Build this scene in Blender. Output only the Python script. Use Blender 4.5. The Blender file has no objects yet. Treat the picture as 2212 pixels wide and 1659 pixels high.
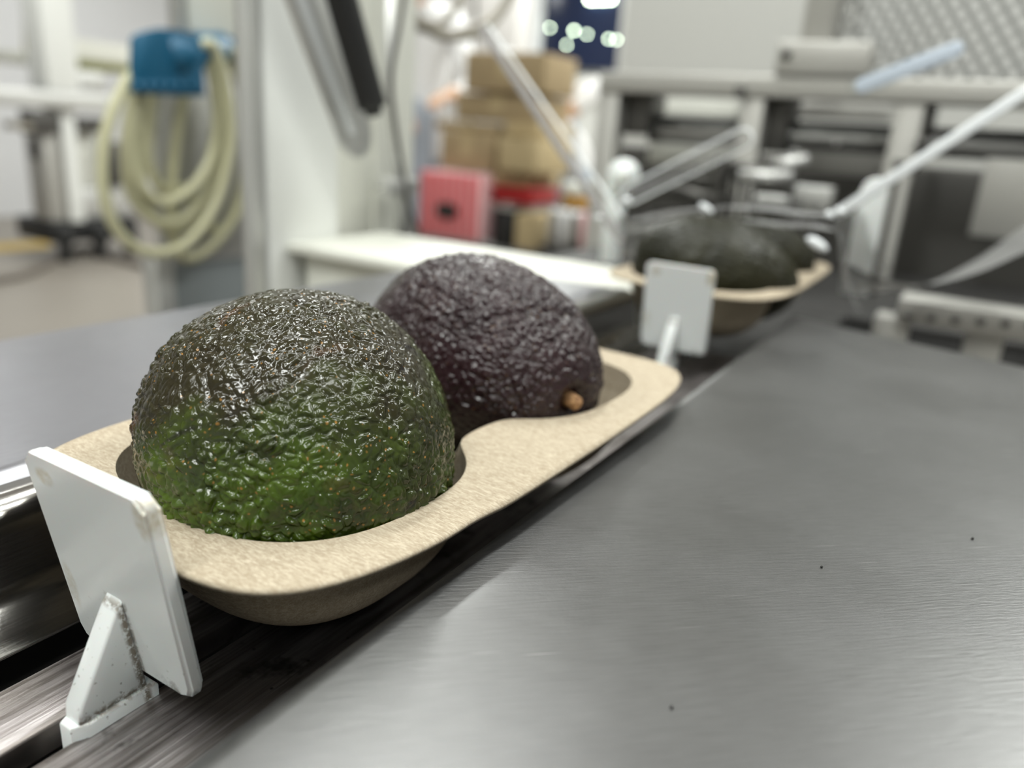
import bpy, bmesh, math, random
import numpy as np
from mathutils import Vector, Matrix, Euler

S = bpy.context.scene
COL = S.collection
# ------------------------------------------------------------------ camera
F_PX = 1661.0; CX, CY = 1106.0, 829.5
V1 = np.array([2150 - CX, 362 - CY]); sl = .07          # vanishing point of the conveyor direction, horizon slope
xx = (-F_PX*F_PX - V1[1]*(V1[1] - sl*V1[0]))/(V1[0] + V1[1]*sl)
V2 = np.array([xx, V1[1] + sl*(xx - V1[0])])
Yc = np.array([V1[0], -V1[1], -F_PX]); Yc /= np.linalg.norm(Yc)
Xc = -np.array([V2[0], -V2[1], -F_PX]); Xc /= np.linalg.norm(Xc)
Zc = np.cross(Xc, Yc)
RW = np.array([Xc, Yc, Zc])
HC = .08
ORG = np.array([0, 0, HC])
cam_d = bpy.data.cameras.new('camera'); cam = bpy.data.objects.new('camera', cam_d); COL.objects.link(cam)
M4 = Matrix([list(RW[0]) + [0], list(RW[1]) + [0], list(RW[2]) + [HC], [0, 0, 0, 1]])
cam.matrix_world = M4
cam_d.sensor_width = 36; cam_d.lens = F_PX/2212*36
cam_d.clip_start = .005; cam_d.clip_end = 60
cam_d.dof.use_dof = True; cam_d.dof.focus_distance = .152; cam_d.dof.aperture_fstop = 8.2
S.camera = cam

def ray(px, py):
    w = RW @ np.array([px - CX, -(py - CY), -F_PX]); return w/np.linalg.norm(w)
def onx(px, py, x): w = ray(px, py); return ORG + w*(x/w[0])
def ony(px, py, y): w = ray(px, py); return ORG + w*(y/w[1])
def onz(px, py, z): w = ray(px, py); return ORG + w*((z - HC)/w[2])

# ------------------------------------------------------------------ world, lights, exposure
W = bpy.data.worlds.new('world'); S.world = W; W.use_nodes = True
W.node_tree.nodes['Background'].inputs[0].default_value = (.92, .96, 1, 1)
W.node_tree.nodes['Background'].inputs[1].default_value = .35
S.view_settings.view_transform = 'Standard'; S.view_settings.look = 'None'
S.view_settings.gamma = 1; S.view_settings.use_curve_mapping = False
S.view_settings.exposure = 0.8
S.cycles.use_denoising = True
S.cycles.max_bounces = 10; S.cycles.transparent_max_bounces = 16
S.cycles.caustics_reflective = False; S.cycles.caustics_refractive = False
S.cycles.sample_clamp_indirect = 6
CEIL = 1.95; FLOOR = -.88
LIGHTS = [(-.9, .9, 7), (-2.4, 3.2, 12), (-4.6, 1.6, 7.5), (-5.6, 4.0, 7), (-.6, 4.4, 13), (.9, 1.3, 6), (-.3, -.9, 10), (1.6, -1.2, 9), (-3.2, 5.4, 14), (-1.6, -1.0, 5), (.1, .35, 4), (.6, 2.7, 14), (1.0, 4.4, 14), (-1.7, 5.9, 16)]
for i, (x, y, p) in enumerate(LIGHTS):
    ld = bpy.data.lights.new('ceiling_tube_light', 'AREA'); ld.shape = 'RECTANGLE'; ld.size = .22; ld.size_y = 1.2
    ld.energy = p*2.0; ld.color = (.97, 1, .965)
    lo = bpy.data.objects.new('ceiling_tube_light', ld); COL.objects.link(lo); lo.location = (x, y, CEIL - .07)

# ------------------------------------------------------------------ helpers
def tag(o, label=None, cat=None, group=None, kind=None):
    if label: o['label'] = label
    if cat: o['category'] = cat
    if group: o['group'] = group
    if kind: o['kind'] = kind
    return o
def mesh_obj(name, verts, faces, mat, parent=None, smooth=True):
    me = bpy.data.meshes.new(name); me.from_pydata([tuple(map(float, v)) for v in verts], [], faces)
    me.validate(); me.update()
    if mat: me.materials.append(mat)
    o = bpy.data.objects.new(name, me); COL.objects.link(o)
    if smooth: me.polygons.foreach_set('use_smooth', [True]*len(me.polygons))
    if parent: o.parent = parent
    return o
def bm_obj(name, bm, mat, parent=None, smooth=False):
    bmesh.ops.recalc_face_normals(bm, faces=bm.faces)
    me = bpy.data.meshes.new(name); bm.to_mesh(me); bm.free()
    if mat: me.materials.append(mat)
    if smooth: me.polygons.foreach_set('use_smooth', [True]*len(me.polygons))
    o = bpy.data.objects.new(name, me); COL.objects.link(o)
    if parent: o.parent = parent
    return o
def empty(name, loc=(0, 0, 0), label=None, cat=None, group=None):
    o = bpy.data.objects.new(name, None); COL.objects.link(o); o.location = loc; o.empty_display_size = .02
    o['_l'] = 1; del o['_l']
    bpy.context.view_layer.update() if False else None
    return tag(o, label, cat, group)
def setparent(o, p):                      # world-space mesh kept where it is under an empty that was moved
    o.parent = p
    o.matrix_parent_inverse = Matrix.Translation(p.location).inverted() if p.rotation_euler[2] == 0 else p.matrix_basis.inverted()
    return o
def add_box(bm, lo, hi, bev=0.0, seg=2):
    lo = Vector(lo); hi = Vector(hi); c = (lo + hi)/2; s = hi - lo
    r = bmesh.ops.create_cube(bm, size=1, matrix=Matrix.Translation(c) @ Matrix.Diagonal((abs(s.x), abs(s.y), abs(s.z), 1)))
    if bev:
        es = list({e for v in r['verts'] for e in v.link_edges})
        bmesh.ops.bevel(bm, geom=es, offset=bev, segments=seg, affect='EDGES', profile=.5)
def box(name, lo, hi, mat, parent=None, bev=0.0, seg=2):
    bm = bmesh.new(); add_box(bm, lo, hi, bev, seg)
    o = bm_obj(name, bm, mat, None, smooth=False)
    if bev: o.data.polygons.foreach_set('use_smooth', [True]*len(o.data.polygons)); o.data.set_sharp_from_angle(angle=math.radians(50))
    if parent: setparent(o, parent)
    return o
def tube(name, pts, rad, mat, parent=None, seg=12, closed=False, caps=True):
    P = [Vector(p) for p in pts]; n = len(P); vs = []; fs = []
    radf = rad if callable(rad) else (lambda t: rad)
    T = []
    for i in range(n):
        a = P[(i - 1) % n] if (closed or i > 0) else P[i]
        b = P[(i + 1) % n] if (closed or i < n - 1) else P[i]
        T.append((b - a).normalized())
    up = Vector((0, 0, 1)) if abs(T[0].z) < .9 else Vector((1, 0, 0))
    N = (up - T[0]*up.dot(T[0])).normalized()
    for i in range(n):
        N = (N - T[i]*N.dot(T[i])).normalized(); B = T[i].cross(N)
        r = radf(i/max(1, n - 1))
        for k in range(seg):
            a = 2*math.pi*k/seg; vs.append(P[i] + (N*math.cos(a) + B*math.sin(a))*r)
    m = n if closed else n - 1
    for i in range(m):
        for k in range(seg):
            a = i*seg + k; b = i*seg + (k + 1) % seg; j = (i + 1) % n
            fs.append((a, b, j*seg + (k + 1) % seg, j*seg + k))
    if caps and not closed:
        fs.append(tuple(range(seg))[::-1]); fs.append(tuple((n - 1)*seg + k for k in range(seg)))
    o = mesh_obj(name, vs, fs, mat)
    if parent: setparent(o, parent)
    return o
def spline(pts, n=60, closed=False):      # Catmull-Rom
    P = [np.array(p, float) for p in pts]; out = []; m = len(P)
    cnt = m if closed else m - 1
    for i in range(cnt):
        p0 = P[(i - 1) % m] if closed or i > 0 else P[0]
        p1 = P[i]; p2 = P[(i + 1) % m]
        p3 = P[(i + 2) % m] if closed or i < m - 2 else P[-1]
        k = max(2, n//cnt)
        for j in range(k):
            t = j/k
            out.append(.5*((2*p1) + (-p0 + p2)*t + (2*p0 - 5*p1 + 4*p2 - p3)*t*t + (-p0 + 3*p1 - 3*p2 + p3)*t**3))
    if not closed: out.append(P[-1])
    return out
def prism(name, poly, axis, a, b, mat, parent=None, bev=0.0):
    """extrude a polygon (in the two other axes) along an axis from a to b"""
    bm = bmesh.new(); vs = []
    def mk(p, h):
        if axis == 'x': return (h, p[0], p[1])
        if axis == 'y': return (p[0], h, p[1])
        return (p[0], p[1], h)
    A = [bm.verts.new(mk(p, a)) for p in poly]; B = [bm.verts.new(mk(p, b)) for p in poly]
    n = len(poly)
    fa = bm.faces.new(A); fb = bm.faces.new(B[::-1])
    for i in range(n): bm.faces.new((A[i], A[(i + 1) % n], B[(i + 1) % n], B[i]))
    if bev:
        es = [e for e in bm.edges if e in set(fa.edges) | set(fb.edges)]
        bmesh.ops.bevel(bm, geom=es, offset=bev, segments=2, affect='EDGES', profile=.5)
    o = bm_obj(name, bm, mat, None)
    o.data.polygons.foreach_set('use_smooth', [True]*len(o.data.polygons)); o.data.set_sharp_from_angle(angle=math.radians(40))
    if parent: setparent(o, parent)
    return o

# ------------------------------------------------------------------ materials
def mat(name, col=(.5, .5, .5), rough=.5, metal=0.0, **kw):
    m = bpy.data.materials.new(name); m.use_nodes = True
    b = m.node_tree.nodes['Principled BSDF']
    b.inputs['Base Color'].default_value = (*col, 1); b.inputs['Roughness'].default_value = rough
    b.inputs['Metallic'].default_value = metal
    for k, v in kw.items(): b.inputs[k.replace('_', ' ')].default_value = v
    return m
class NT:
    def __init__(s, m): s.t = m.node_tree; s.b = s.t.nodes['Principled BSDF']
    def n(s, typ, **kw):
        nd = s.t.nodes.new(typ)
        for k, v in kw.items():
            if k.startswith('i_'):
                key = k[2:].replace('_', ' '); nd.inputs[key].default_value = v
            else: setattr(nd, k, v)
        return nd
    def l(s, a, b): s.t.links.new(a, b)
    def coord(s, kind='Object', scale=(1, 1, 1), rot=(0, 0, 0), loc=(0, 0, 0)):
        c = s.n('ShaderNodeTexCoord'); mp = s.n('ShaderNodeMapping'); s.l(c.outputs[kind], mp.inputs[0])
        mp.inputs['Scale'].default_value = scale; mp.inputs['Rotation'].default_value = rot; mp.inputs['Location'].default_value = loc
        return mp.outputs[0]
    def noise(s, v, scale, detail=3, rough=.5, dist=0):
        nd = s.n('ShaderNodeTexNoise'); s.l(v, nd.inputs['Vector'])
        nd.inputs['Scale'].default_value = scale; nd.inputs['Detail'].default_value = detail
        nd.inputs['Roughness'].default_value = rough; nd.inputs['Distortion'].default_value = dist
        return nd.outputs[0]
    def voro(s, v, scale, feature='F1', rnd=1):
        nd = s.n('ShaderNodeTexVoronoi', feature=feature); s.l(v, nd.inputs['Vector'])
        nd.inputs['Scale'].default_value = scale; nd.inputs['Randomness'].default_value = rnd
        return nd.outputs[0]
    def ramp(s, v, stops):
        nd = s.n('ShaderNodeValToRGB'); s.l(v, nd.inputs[0]); e = nd.color_ramp.elements
        while len(e) < len(stops): e.new(.5)
        for x, (p, c) in zip(e, stops):
            x.position = p; x.color = (*c, 1) if len(c) == 3 else c
        return nd.outputs[0]
    def rng(s, v, a, b, c, d, smooth=False):
        nd = s.n('ShaderNodeMapRange'); s.l(v, nd.inputs[0])
        if smooth: nd.interpolation_type = 'SMOOTHSTEP'
        for i, x in enumerate((a, b, c, d)): nd.inputs[i + 1].default_value = x
        return nd.outputs[0]
    def math(s, op, a, b=None, c=None):
        nd = s.n('ShaderNodeMath', operation=op)
        for i, x in enumerate((a, b, c)):
            if x is None: continue
            if isinstance(x, (int, float)): nd.inputs[i].default_value = x
            else: s.l(x, nd.inputs[i])
        return nd.outputs[0]
    def mix(s, f, a, b, mode='MIX'):
        nd = s.n('ShaderNodeMix', data_type='RGBA', blend_type=mode)
        for i, x in ((0, f), (6, a), (7, b)):
            if isinstance(x, (int, float)): nd.inputs[i].default_value = x
            elif isinstance(x, tuple): nd.inputs[i].default_value = (*x, 1)
            else: s.l(x, nd.inputs[i])
        return nd.outputs[2]
    def bump(s, h, strength=.3, dist=.001, prev=None):
        nd = s.n('ShaderNodeBump'); s.l(h, nd.inputs['Height'])
        nd.inputs['Strength'].default_value = strength; nd.inputs['Distance'].default_value = dist
        if prev is not None: s.l(prev, nd.inputs['Normal'])
        return nd.outputs[0]
    def sep(s, v):
        nd = s.n('ShaderNodeSeparateXYZ'); s.l(v, nd.inputs[0]); return nd.outputs

def steel_mat(name, col, r0, r1, ang=0.0, grain=1.0, aniso=.0, fine=1.0):
    m = mat(name, col, r0, 1.0); k = NT(m)
    v = k.coord('Object', (18*fine, 900*fine, 900*fine), (0, 0, 0))
    vr = k.n('ShaderNodeVectorRotate', rotation_type='Z_AXIS'); c = k.n('ShaderNodeTexCoord')
    k.l(c.outputs['Object'], vr.inputs['Vector']); vr.inputs['Angle'].default_value = ang
    mp = k.n('ShaderNodeMapping'); k.l(vr.outputs[0], mp.inputs[0]); mp.inputs['Scale'].default_value = (110*fine, 2400*fine, 2000*fine)
    g = k.noise(mp.outputs[0], 1, 3, .6)
    mpb = k.n('ShaderNodeMapping'); k.l(vr.outputs[0], mpb.inputs[0]); mpb.inputs['Scale'].default_value = (170*fine, 1800*fine, 1000); mpb.inputs['Rotation'].default_value = (0, 0, .45)
    blot = k.noise(c.outputs['Object'], 14, 3, .6)
    fn = k.noise(c.outputs['Object'], 1500, 2, .6)
    # long sparse scratches
    mp2 = k.n('ShaderNodeMapping'); k.l(vr.outputs[0], mp2.inputs[0]); mp2.inputs['Scale'].default_value = (22, 620, 300)
    mp2.inputs['Rotation'].default_value = (0, 0, .22)
    sc = k.voro(mp2.outputs[0], 1.0)
    scr = k.rng(sc, 0.0, .10, 1, 0)
    mp3 = k.n('ShaderNodeMapping'); k.l(vr.outputs[0], mp3.inputs[0]); mp3.inputs['Scale'].default_value = (30, 500, 300)
    mp3.inputs['Rotation'].default_value = (0, 0, -.8)
    sc2 = k.rng(k.voro(mp3.outputs[0], .7), 0.0, .04, 1, 0)
    scr = k.math('MAXIMUM', scr, sc2)
    scr = k.math('MULTIPLY', scr, k.rng(k.noise(c.outputs['Object'], 30, 2), .38, .55, 0, 1))
    rr = k.math('ADD', k.rng(blot, .3, .7, r0, r1), k.math('MULTIPLY', g, .06*grain))
    k.l(rr, k.b.inputs['Roughness'])
    gg = k.rng(g, .34, .66, 0, 1); g2 = k.rng(k.noise(mpb.outputs[0], 1, 3, .6), .36, .64, 0, 1)
    base = k.mix(k.math('MULTIPLY', gg, grain), tuple(x*.90 for x in col), tuple(min(1, x*1.10) for x in col))
    base = k.mix(k.math('MULTIPLY', g2, .5*grain), base, tuple(min(1, x*1.14) for x in col))
    base = k.mix(k.rng(blot, .25, .75, 0, .22), base, tuple(x*.86 for x in col))
    base = k.mix(k.math('MULTIPLY', scr, .42), base, (.82, .82, .80))
    k.l(base, k.b.inputs['Base Color'])
    h = k.math('ADD', k.math('MULTIPLY', k.math('ADD', g, g2), .7*grain), k.math('MULTIPLY', fn, .5))
    k.l(k.bump(h, .075*grain, .0004), k.b.inputs['Normal'])
    if aniso: k.b.inputs['Anisotropic'].default_value = aniso
    return m
M = {}
M['steel_top'] = steel_mat('steel_top', (.195, .194, .193), .28, .40, math.radians(-42), 1.0)
M['steel_left'] = steel_mat('steel_left', (.33, .328, .35), .30, .40, math.radians(-80), .7)
M['steel_wall'] = steel_mat('steel_wall', (.50, .48, .45), .15, .24, math.radians(-90), .7)
M['steel_bg'] = mat('steel_bg', (.62, .62, .60), .42, .75)
M['steel_dark'] = mat('steel_dark', (.10, .096, .09), .42, .7)
M['alu'] = mat('alu', (.50, .49, .46), .45, .55)
M['white'] = mat('white_paint', (.83, .84, .81), .5)
M['cream'] = mat('cream_paint', (.76, .76, .69), .5)
M['wallwhite'] = mat('wall_white', (.80, .80, .82), .6)
M['wallgrey'] = mat('wall_grey', (.60, .60, .57), .6)
M['floor'] = mat('floor', (.30, .27, .235), .4)
M['dark'] = mat('dark', (.018, .017, .016), .6)
M['rubber'] = mat('rubber', (.012, .012, .012), .55)
M['blue'] = mat('blue_plastic', (.010, .105, .20), .4)
M['hose'] = mat('hose', (.66, .64, .42), .28, 0, Transmission_Weight=.25)
M['hosegrey'] = mat('hose_brown', (.36, .33, .27), .3, 0, Transmission_Weight=.2)
M['nylon'] = mat('nylon', (.78, .81, .80), .4, 0, Subsurface_Weight=.15, Subsurface_Scale=.003)
M['redc'] = mat('red_crate', (.62, .10, .11), .5)
M['pinkc'] = mat('pink_crate', (.85, .52, .53), .5)
M['redtray'] = mat('red_tray', (.32, .008, .01), .4)
M['yellow'] = mat('yellow', (.6, .4, .06), .5)
M['green'] = mat('green', (.22, .22, .05), .5)
M['skin'] = mat('skin', (.68, .44, .30), .5, 0, Subsurface_Weight=.1, Subsurface_Scale=.01)
M['coat'] = mat('coat', (.82, .82, .82), .8)
M['apron'] = mat('apron', (.40, .45, .52), .7)
M['hair'] = mat('hair', (.03, .02, .015), .6)
M['glassdark'] = mat('window_dark', (.012, .018, .045), .12)
M['cable'] = mat('cable', (.05, .045, .04), .5)
M['glow_white'] = mat('painted_glow_white', (.95, .98, 1.0), .25, 0)  # near-white colour stands in for acrylic edges bright with guided light
m = M['floor']; k = NT(m); c = k.coord('Object')
k.l(k.mix(k.noise(c, 1.3, 3), (.33, .295, .25), (.25, .225, .20)), k.b.inputs['Base Color'])
# cardboard
def card(name, col):
    m = mat(name, col, .8); k = NT(m); c = k.coord('Object')
    k.l(k.mix(k.noise(c, 9, 3), col, tuple(x*.8 for x in col)), k.b.inputs['Base Color']); return m
M['card'] = card('cardboard', (.36, .27, .15)); M['card2'] = card('cardboard_light', (.46, .36, .20))
# rail: worn, striped alloy
m = mat('rail_alloy', (.4, .36, .35), .36, 1.0); k = NT(m); M['rail'] = m
c = k.coord('Object', (900, 12, 40)); g = k.noise(c, 1, 4, .65); c2 = k.coord('Object'); d = k.noise(c2, 60, 4, .7)
c3 = k.coord('Object', (260, 30, 40)); st = k.noise(c3, 1, 3, .6)
base = k.ramp(g, [(.3, (.20, .175, .165)), (.5, (.42, .385, .38)), (.72, (.62, .585, .58))])
base = k.mix(k.rng(st, .45, .62, 0, .75), base, (.16, .14, .125))
base = k.mix(k.rng(d, .56, .66, 0, .8), base, (.06, .052, .045))
sp = k.voro(c2, 330); rnd = k.noise(c2, 95, 2)
base = k.mix(k.math('MULTIPLY', k.rng(sp, .10, .2, 1, 0), k.rng(rnd, .55, .62, 0, 1)), base, (.01, .009, .008))
k.l(base, k.b.inputs['Base Color']); k.l(k.rng(g, .2, .8, .3, .5), k.b.inputs['Roughness'])
k.l(k.bump(g, .35, .0006), k.b.inputs['Normal'])
# moulded pulp
m = mat('pulp', (.62, .51, .36), .85); k = NT(m); M['pulp'] = m
c = k.coord('Object')
def fib(ang, s):
    cc = k.coord('Object', (420, 2000, 1200), (0, 0, ang), (s, s, s)); return k.noise(cc, 1, 2, .5, 1.2)
f1, f2, f3 = fib(.3, 0), fib(1.5, 3), fib(2.4, 7)
ff = k.math('MAXIMUM', f1, k.math('MAXIMUM', f2, f3))
base = k.ramp(ff, [(.47, (.30, .24, .168)), (.58, (.39, .325, .235)), (.70, (.50, .43, .33))])
sm = k.noise(c, 420, 4, .65)
base = k.mix(k.rng(sm, .30, .42, .55, 0), base, (.25, .19, .12))
base = k.mix(k.rng(k.noise(c, 40, 3), .35, .7, .0, .3), base, (.42, .355, .26))
k.l(base, k.b.inputs['Base Color'])
k.l(k.bump(k.math('ADD', ff, k.math('MULTIPLY', sm, .6)), .45, .0003), k.b.inputs['Normal'])
# pusher plastic with grime
def pusher_mat(name, cxx):
    m = mat(name, (.80, .82, .81), .33, 0, Subsurface_Weight=.12, Subsurface_Scale=.002); k = NT(m)
    c = k.coord('Object'); x, y, z = k.sep(c)
    nn = k.noise(c, 420, 4, .7); nb = k.noise(c, 130, 3, .6)
    def spot(px, pz, rx, rz):
        dx = k.math('DIVIDE', k.math('SUBTRACT', x, px), rx); dz = k.math('DIVIDE', k.math('SUBTRACT', z, pz), rz)
        r = k.math('SQRT', k.math('ADD', k.math('MULTIPLY', dx, dx), k.math('MULTIPLY', dz, dz)))
        return k.rng(k.math('ADD', r, k.math('MULTIPLY', nb, .8)), .9, 1.45, 1, 0, True)
    br = k.math('MAXIMUM', spot(-.0118, .0385, .0030, .0022), spot(.0155, .0385, .0022, .0045))
    br = k.math('MAXIMUM', br, k.math('MULTIPLY', spot(-.0145, .014, .0022, .007), .55))
    br = k.math('MULTIPLY', br, k.rng(nn, .35, .6, .25, 1))
    base = k.mix(k.math('MULTIPLY', br, .65), (.79, .81, .80), (.40, .31, .14))
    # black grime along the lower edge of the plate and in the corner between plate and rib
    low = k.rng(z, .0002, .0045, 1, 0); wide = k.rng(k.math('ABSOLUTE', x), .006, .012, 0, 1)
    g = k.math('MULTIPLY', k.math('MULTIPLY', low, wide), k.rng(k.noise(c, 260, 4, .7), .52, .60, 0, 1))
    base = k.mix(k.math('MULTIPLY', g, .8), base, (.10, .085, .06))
    back = k.math('ADD', y, k.math('MULTIPLY', z, .155))
    n_f = k.noise(c, 800, 3, .7)
    seam = k.math('MULTIPLY', k.rng(k.math('ABSOLUTE', k.math('ADD', back, .0022)), .0003, .0011, 1, 0), k.rng(k.math('ABSOLUTE', x), .0036, .0030, 0, 1))
    seam = k.math('MULTIPLY', seam, k.rng(z, .0175, .0160, 0, 1))
    foot = k.math('MULTIPLY', k.rng(k.math('ABSOLUTE', k.math('ADD', z, .0028)), .0002, .0011, 1, 0), k.rng(x, .0018, .0022, 0, 1))
    seam = k.math('MULTIPLY', k.math('MAXIMUM', seam, foot), k.rng(n_f, .40, .52, 0, 1))
    base = k.mix(k.math('MULTIPLY', seam, .85), base, (.13, .09, .045))
    sp = k.math('MULTIPLY', k.rng(k.noise(c, 900, 2, .5), .68, .73, 0, 1), k.rng(z, .002, .016, 1, 0))
    base = k.mix(k.math('MULTIPLY', sp, .6), base, (.12, .09, .05))
    k.l(base, k.b.inputs['Base Color'])
    k.l(k.bump(k.noise(c, 600, 2), .06, .0004), k.b.inputs['Normal'])
    return m
M['pusher'] = pusher_mat('pusher_plastic', 0)
# clear film / acrylic
def clear_mat(name, tint, rough, dens, bscale, bstr, maxa=.6):
    m = bpy.data.materials.new(name); m.use_nodes = True; t = m.node_tree; t.nodes.clear()
    out = t.nodes.new('ShaderNodeOutputMaterial'); mx = t.nodes.new('ShaderNodeMixShader'); tr = t.nodes.new('ShaderNodeBsdfTransparent')
    tr.inputs[0].default_value = (*tint, 1)
    g = t.nodes.new('ShaderNodeBsdfGlossy'); g.inputs['Roughness'].default_value = rough
    fr = t.nodes.new('ShaderNodeFresnel'); fr.inputs[0].default_value = 1.5
    mr = t.nodes.new('ShaderNodeMapRange'); t.links.new(fr.outputs[0], mr.inputs[0])
    mr.inputs[1].default_value = 0; mr.inputs[2].default_value = 1; mr.inputs[3].default_value = dens; mr.inputs[4].default_value = maxa
    t.links.new(mr.outputs[0], mx.inputs[0]); t.links.new(tr.outputs[0], mx.inputs[1]); t.links.new(g.outputs[0], mx.inputs[2])
    tc = t.nodes.new('ShaderNodeTexCoord'); nz = t.nodes.new('ShaderNodeTexNoise'); nz.inputs['Scale'].default_value = bscale
    nz.inputs['Distortion'].default_value = 1.5
    t.links.new(tc.outputs['Object'], nz.inputs['Vector'])
    bp = t.nodes.new('ShaderNodeBump'); bp.inputs['Strength'].default_value = bstr; bp.inputs['Distance'].default_value = .004
    t.links.new(nz.outputs[0], bp.inputs['Height'])
    t.links.new(bp.outputs[0], g.inputs['Normal'])
    t.links.new(mx.outputs[0], out.inputs[0]); return m
M['film'] = clear_mat('clear_film', (.97, .97, .97), .08, .012, 30, .6, .6)
M['haze'] = clear_mat('hazy_film', (.95, .95, .95), .35, .16, 24, .7, .75)
M['acrylic'] = clear_mat('clear_acrylic', (.96, .97, .97), .05, .02, 5, .05, .5)
# perforated guard sheet
m = mat('perforated', (.62, .62, .60), .45, .35); k = NT(m); M['perf'] = m
c = k.coord('Object'); x, y, z = k.sep(c)
def cell(a, b, rot):
    u = k.math('ADD', k.math('MULTIPLY', x, math.cos(rot)), k.math('MULTIPLY', z, math.sin(rot)))
    return u
P_ = 66.0
u = k.math('MULTIPLY', k.math('ADD', k.math('MULTIPLY', x, .80), k.math('MULTIPLY', z, .60)), P_)
w = k.math('MULTIPLY', k.math('SUBTRACT', k.math('MULTIPLY', z, .80), k.math('MULTIPLY', x, .60)), P_)
fu = k.math('SUBTRACT', k.math('FRACT', u), .5); fw = k.math('SUBTRACT', k.math('FRACT', w), .5)
r = k.math('SQRT', k.math('ADD', k.math('MULTIPLY', fu, fu), k.math('MULTIPLY', fw, fw)))
hole = k.rng(r, .27, .31, 1, 0)
k.l(k.math('SUBTRACT', 1.0, hole), k.b.inputs['Alpha'])

# ------------------------------------------------------------------ setting: room shell
def struct(o): o['kind'] = 'structure'; return o
struct(box('floor', (-7.4, -3, FLOOR - .05), (4, 7.4, FLOOR), M['floor']))
struct(box('ceiling', (-7.4, -3, CEIL), (4, 7.4, CEIL + .05), M['wallwhite']))
struct(box('wall_left', (-7.4, -3, FLOOR), (-7.15, 7.4, CEIL), M['wallwhite']))
struct(box('wall_back', (-7.15, 7.0, FLOOR), (4, 7.2, CEIL), M['wallgrey']))
struct(box('wall_right', (3.8, -3, FLOOR), (4, 7.0, CEIL), M['wallwhite']))
struct(box('wall_front', (-7.15, -3.2, FLOOR), (3.8, -3, CEIL), M['wallgrey']))

# ------------------------------------------------------------------ steel work tables
def bend(x0, z0, x1, z1, n=7):            # quarter round from (x0,z0) to (x1,z1): leaves horizontally, arrives vertically
    return [(x0 + (x1 - x0)*math.sin(t), z1 + (z0 - z1)*math.cos(t)) for t in [math.pi/2*i/n for i in range(n + 1)]]
def sheet(name, xprof, yprof, mat_, ynear, slope=0.0, x_ref=0.0, solid=.0015, parent=None, mat_of=None):
    """folded sheet: xprof = [(x, z)], yprof = [(y offset, dz)] beyond the table's length"""
    vs = []; fs = []; nx = len(xprof); ny = len(yprof)
    for (x, z) in xprof:
        for (y, dz) in yprof:
            yy = y + (slope*(x - x_ref) if y > ynear else 0)
            vs.append((x, yy, z + dz))
    for i in range(nx - 1):
        for j in range(ny - 1):
            a = i*ny + j; fs.append((a, a + ny, a + ny + 1, a + 1))
    o = mesh_obj(name, vs, fs, mat_)
    md = o.modifiers.new('thickness', 'SOLIDIFY'); md.thickness = solid; md.offset = -1
    if parent: setparent(o, parent)
    return o
# right table: near lip bent down into the conveyor gap, far lip bent down
rt = empty('steel_worktop', (.2, .1, -.05), 'brushed steel worktop with fine scratches filling the right foreground beside the tray', 'worktop')
xp = [(-.0752, -.03), (-.0755, -.006)] + [(-a, b) for a, b in bend(.0690, 0, .0755, -.006)][::-1] + [(x, 0) for x in (-.06, -.03, 0, .05, .12, .2, .35, .6)]
yp = [(-.35, 0), (-.1, 0), (.1, 0), (.3, 0), (.40, 0), (.408, 0)] + [(y, z) for y, z in bend(.410, 0, .416, -.006)] + [(.4163, -.03)]
top = sheet('worktop_sheet', xp, yp, M['steel_top'], .2, -.25, -.075, .0015, rt)
# specks on the worktop
bm = bmesh.new()
for (px, py, r) in [(2101, 1163, .00035), (1775, 1224, .0003), (1451, 1527, .0003)]:
    p = onz(px, py, .0002); bmesh.ops.create_icosphere(bm, subdivisions=1, radius=r, matrix=Matrix.Translation(Vector(p)))
setparent(bm_obj('grime_specks', bm, M['dark'], None), rt)['kind'] = 'stuff'
for (x, y) in ((.02, -.3), (.55, -.3), (.02, .33), (.55, .22)):
    setparent(box('leg', (x - .02, y - .02, FLOOR), (x + .02, y + .02, -.03), M['steel_bg'], None, .003), rt)
# left table: outer edge bent down, inner edge folded into the trough wall
lt = empty('steel_worktop', (-.22, .1, -.05), 'brushed steel worktop left of the trays with folded polished trough wall', 'worktop')
xp = [(-.2870, -.03), (-.2870, -.006)] + [(a, b) for a, b in bend(-.281, 0, -.287, -.006)][::-1] + [(x, 0) for x in (-.25, -.2, -.18, -.170)]
yp = [(-.12, 0), (0, 0), (.1, 0), (.2, 0), (.3, 0), (.40, 0)] + [(y, z) for y, z in bend(.405, 0, .412, -.006)] + [(.4122, -.03)]
sheet('worktop_sheet', xp, yp, M['steel_left'], 9, 0, 0, .0012, lt)
xw = [(-.170, 0)] + bend(-.1655, 0, -.1588, -.0065, 8)[0:] + [(-.1578, -.0165), (-.1570, -.0185), (-.1550, -.0200), (-.1465, -.0246), (-.1462, -.0252)]
sheet('trough_wall', xw, [(y, 0) for y in (-.12, 0, .1, .2, .3, .409)], M['steel_wall'], 9, 0, 0, .0008, lt)
for (x, y) in ((-.265, -.1), (-.265, .39)):
    setparent(box('leg', (x - .010, y - .012, FLOOR), (x + .0, y + .012, -.03), M['steel_bg'], None, .003), lt)
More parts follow.
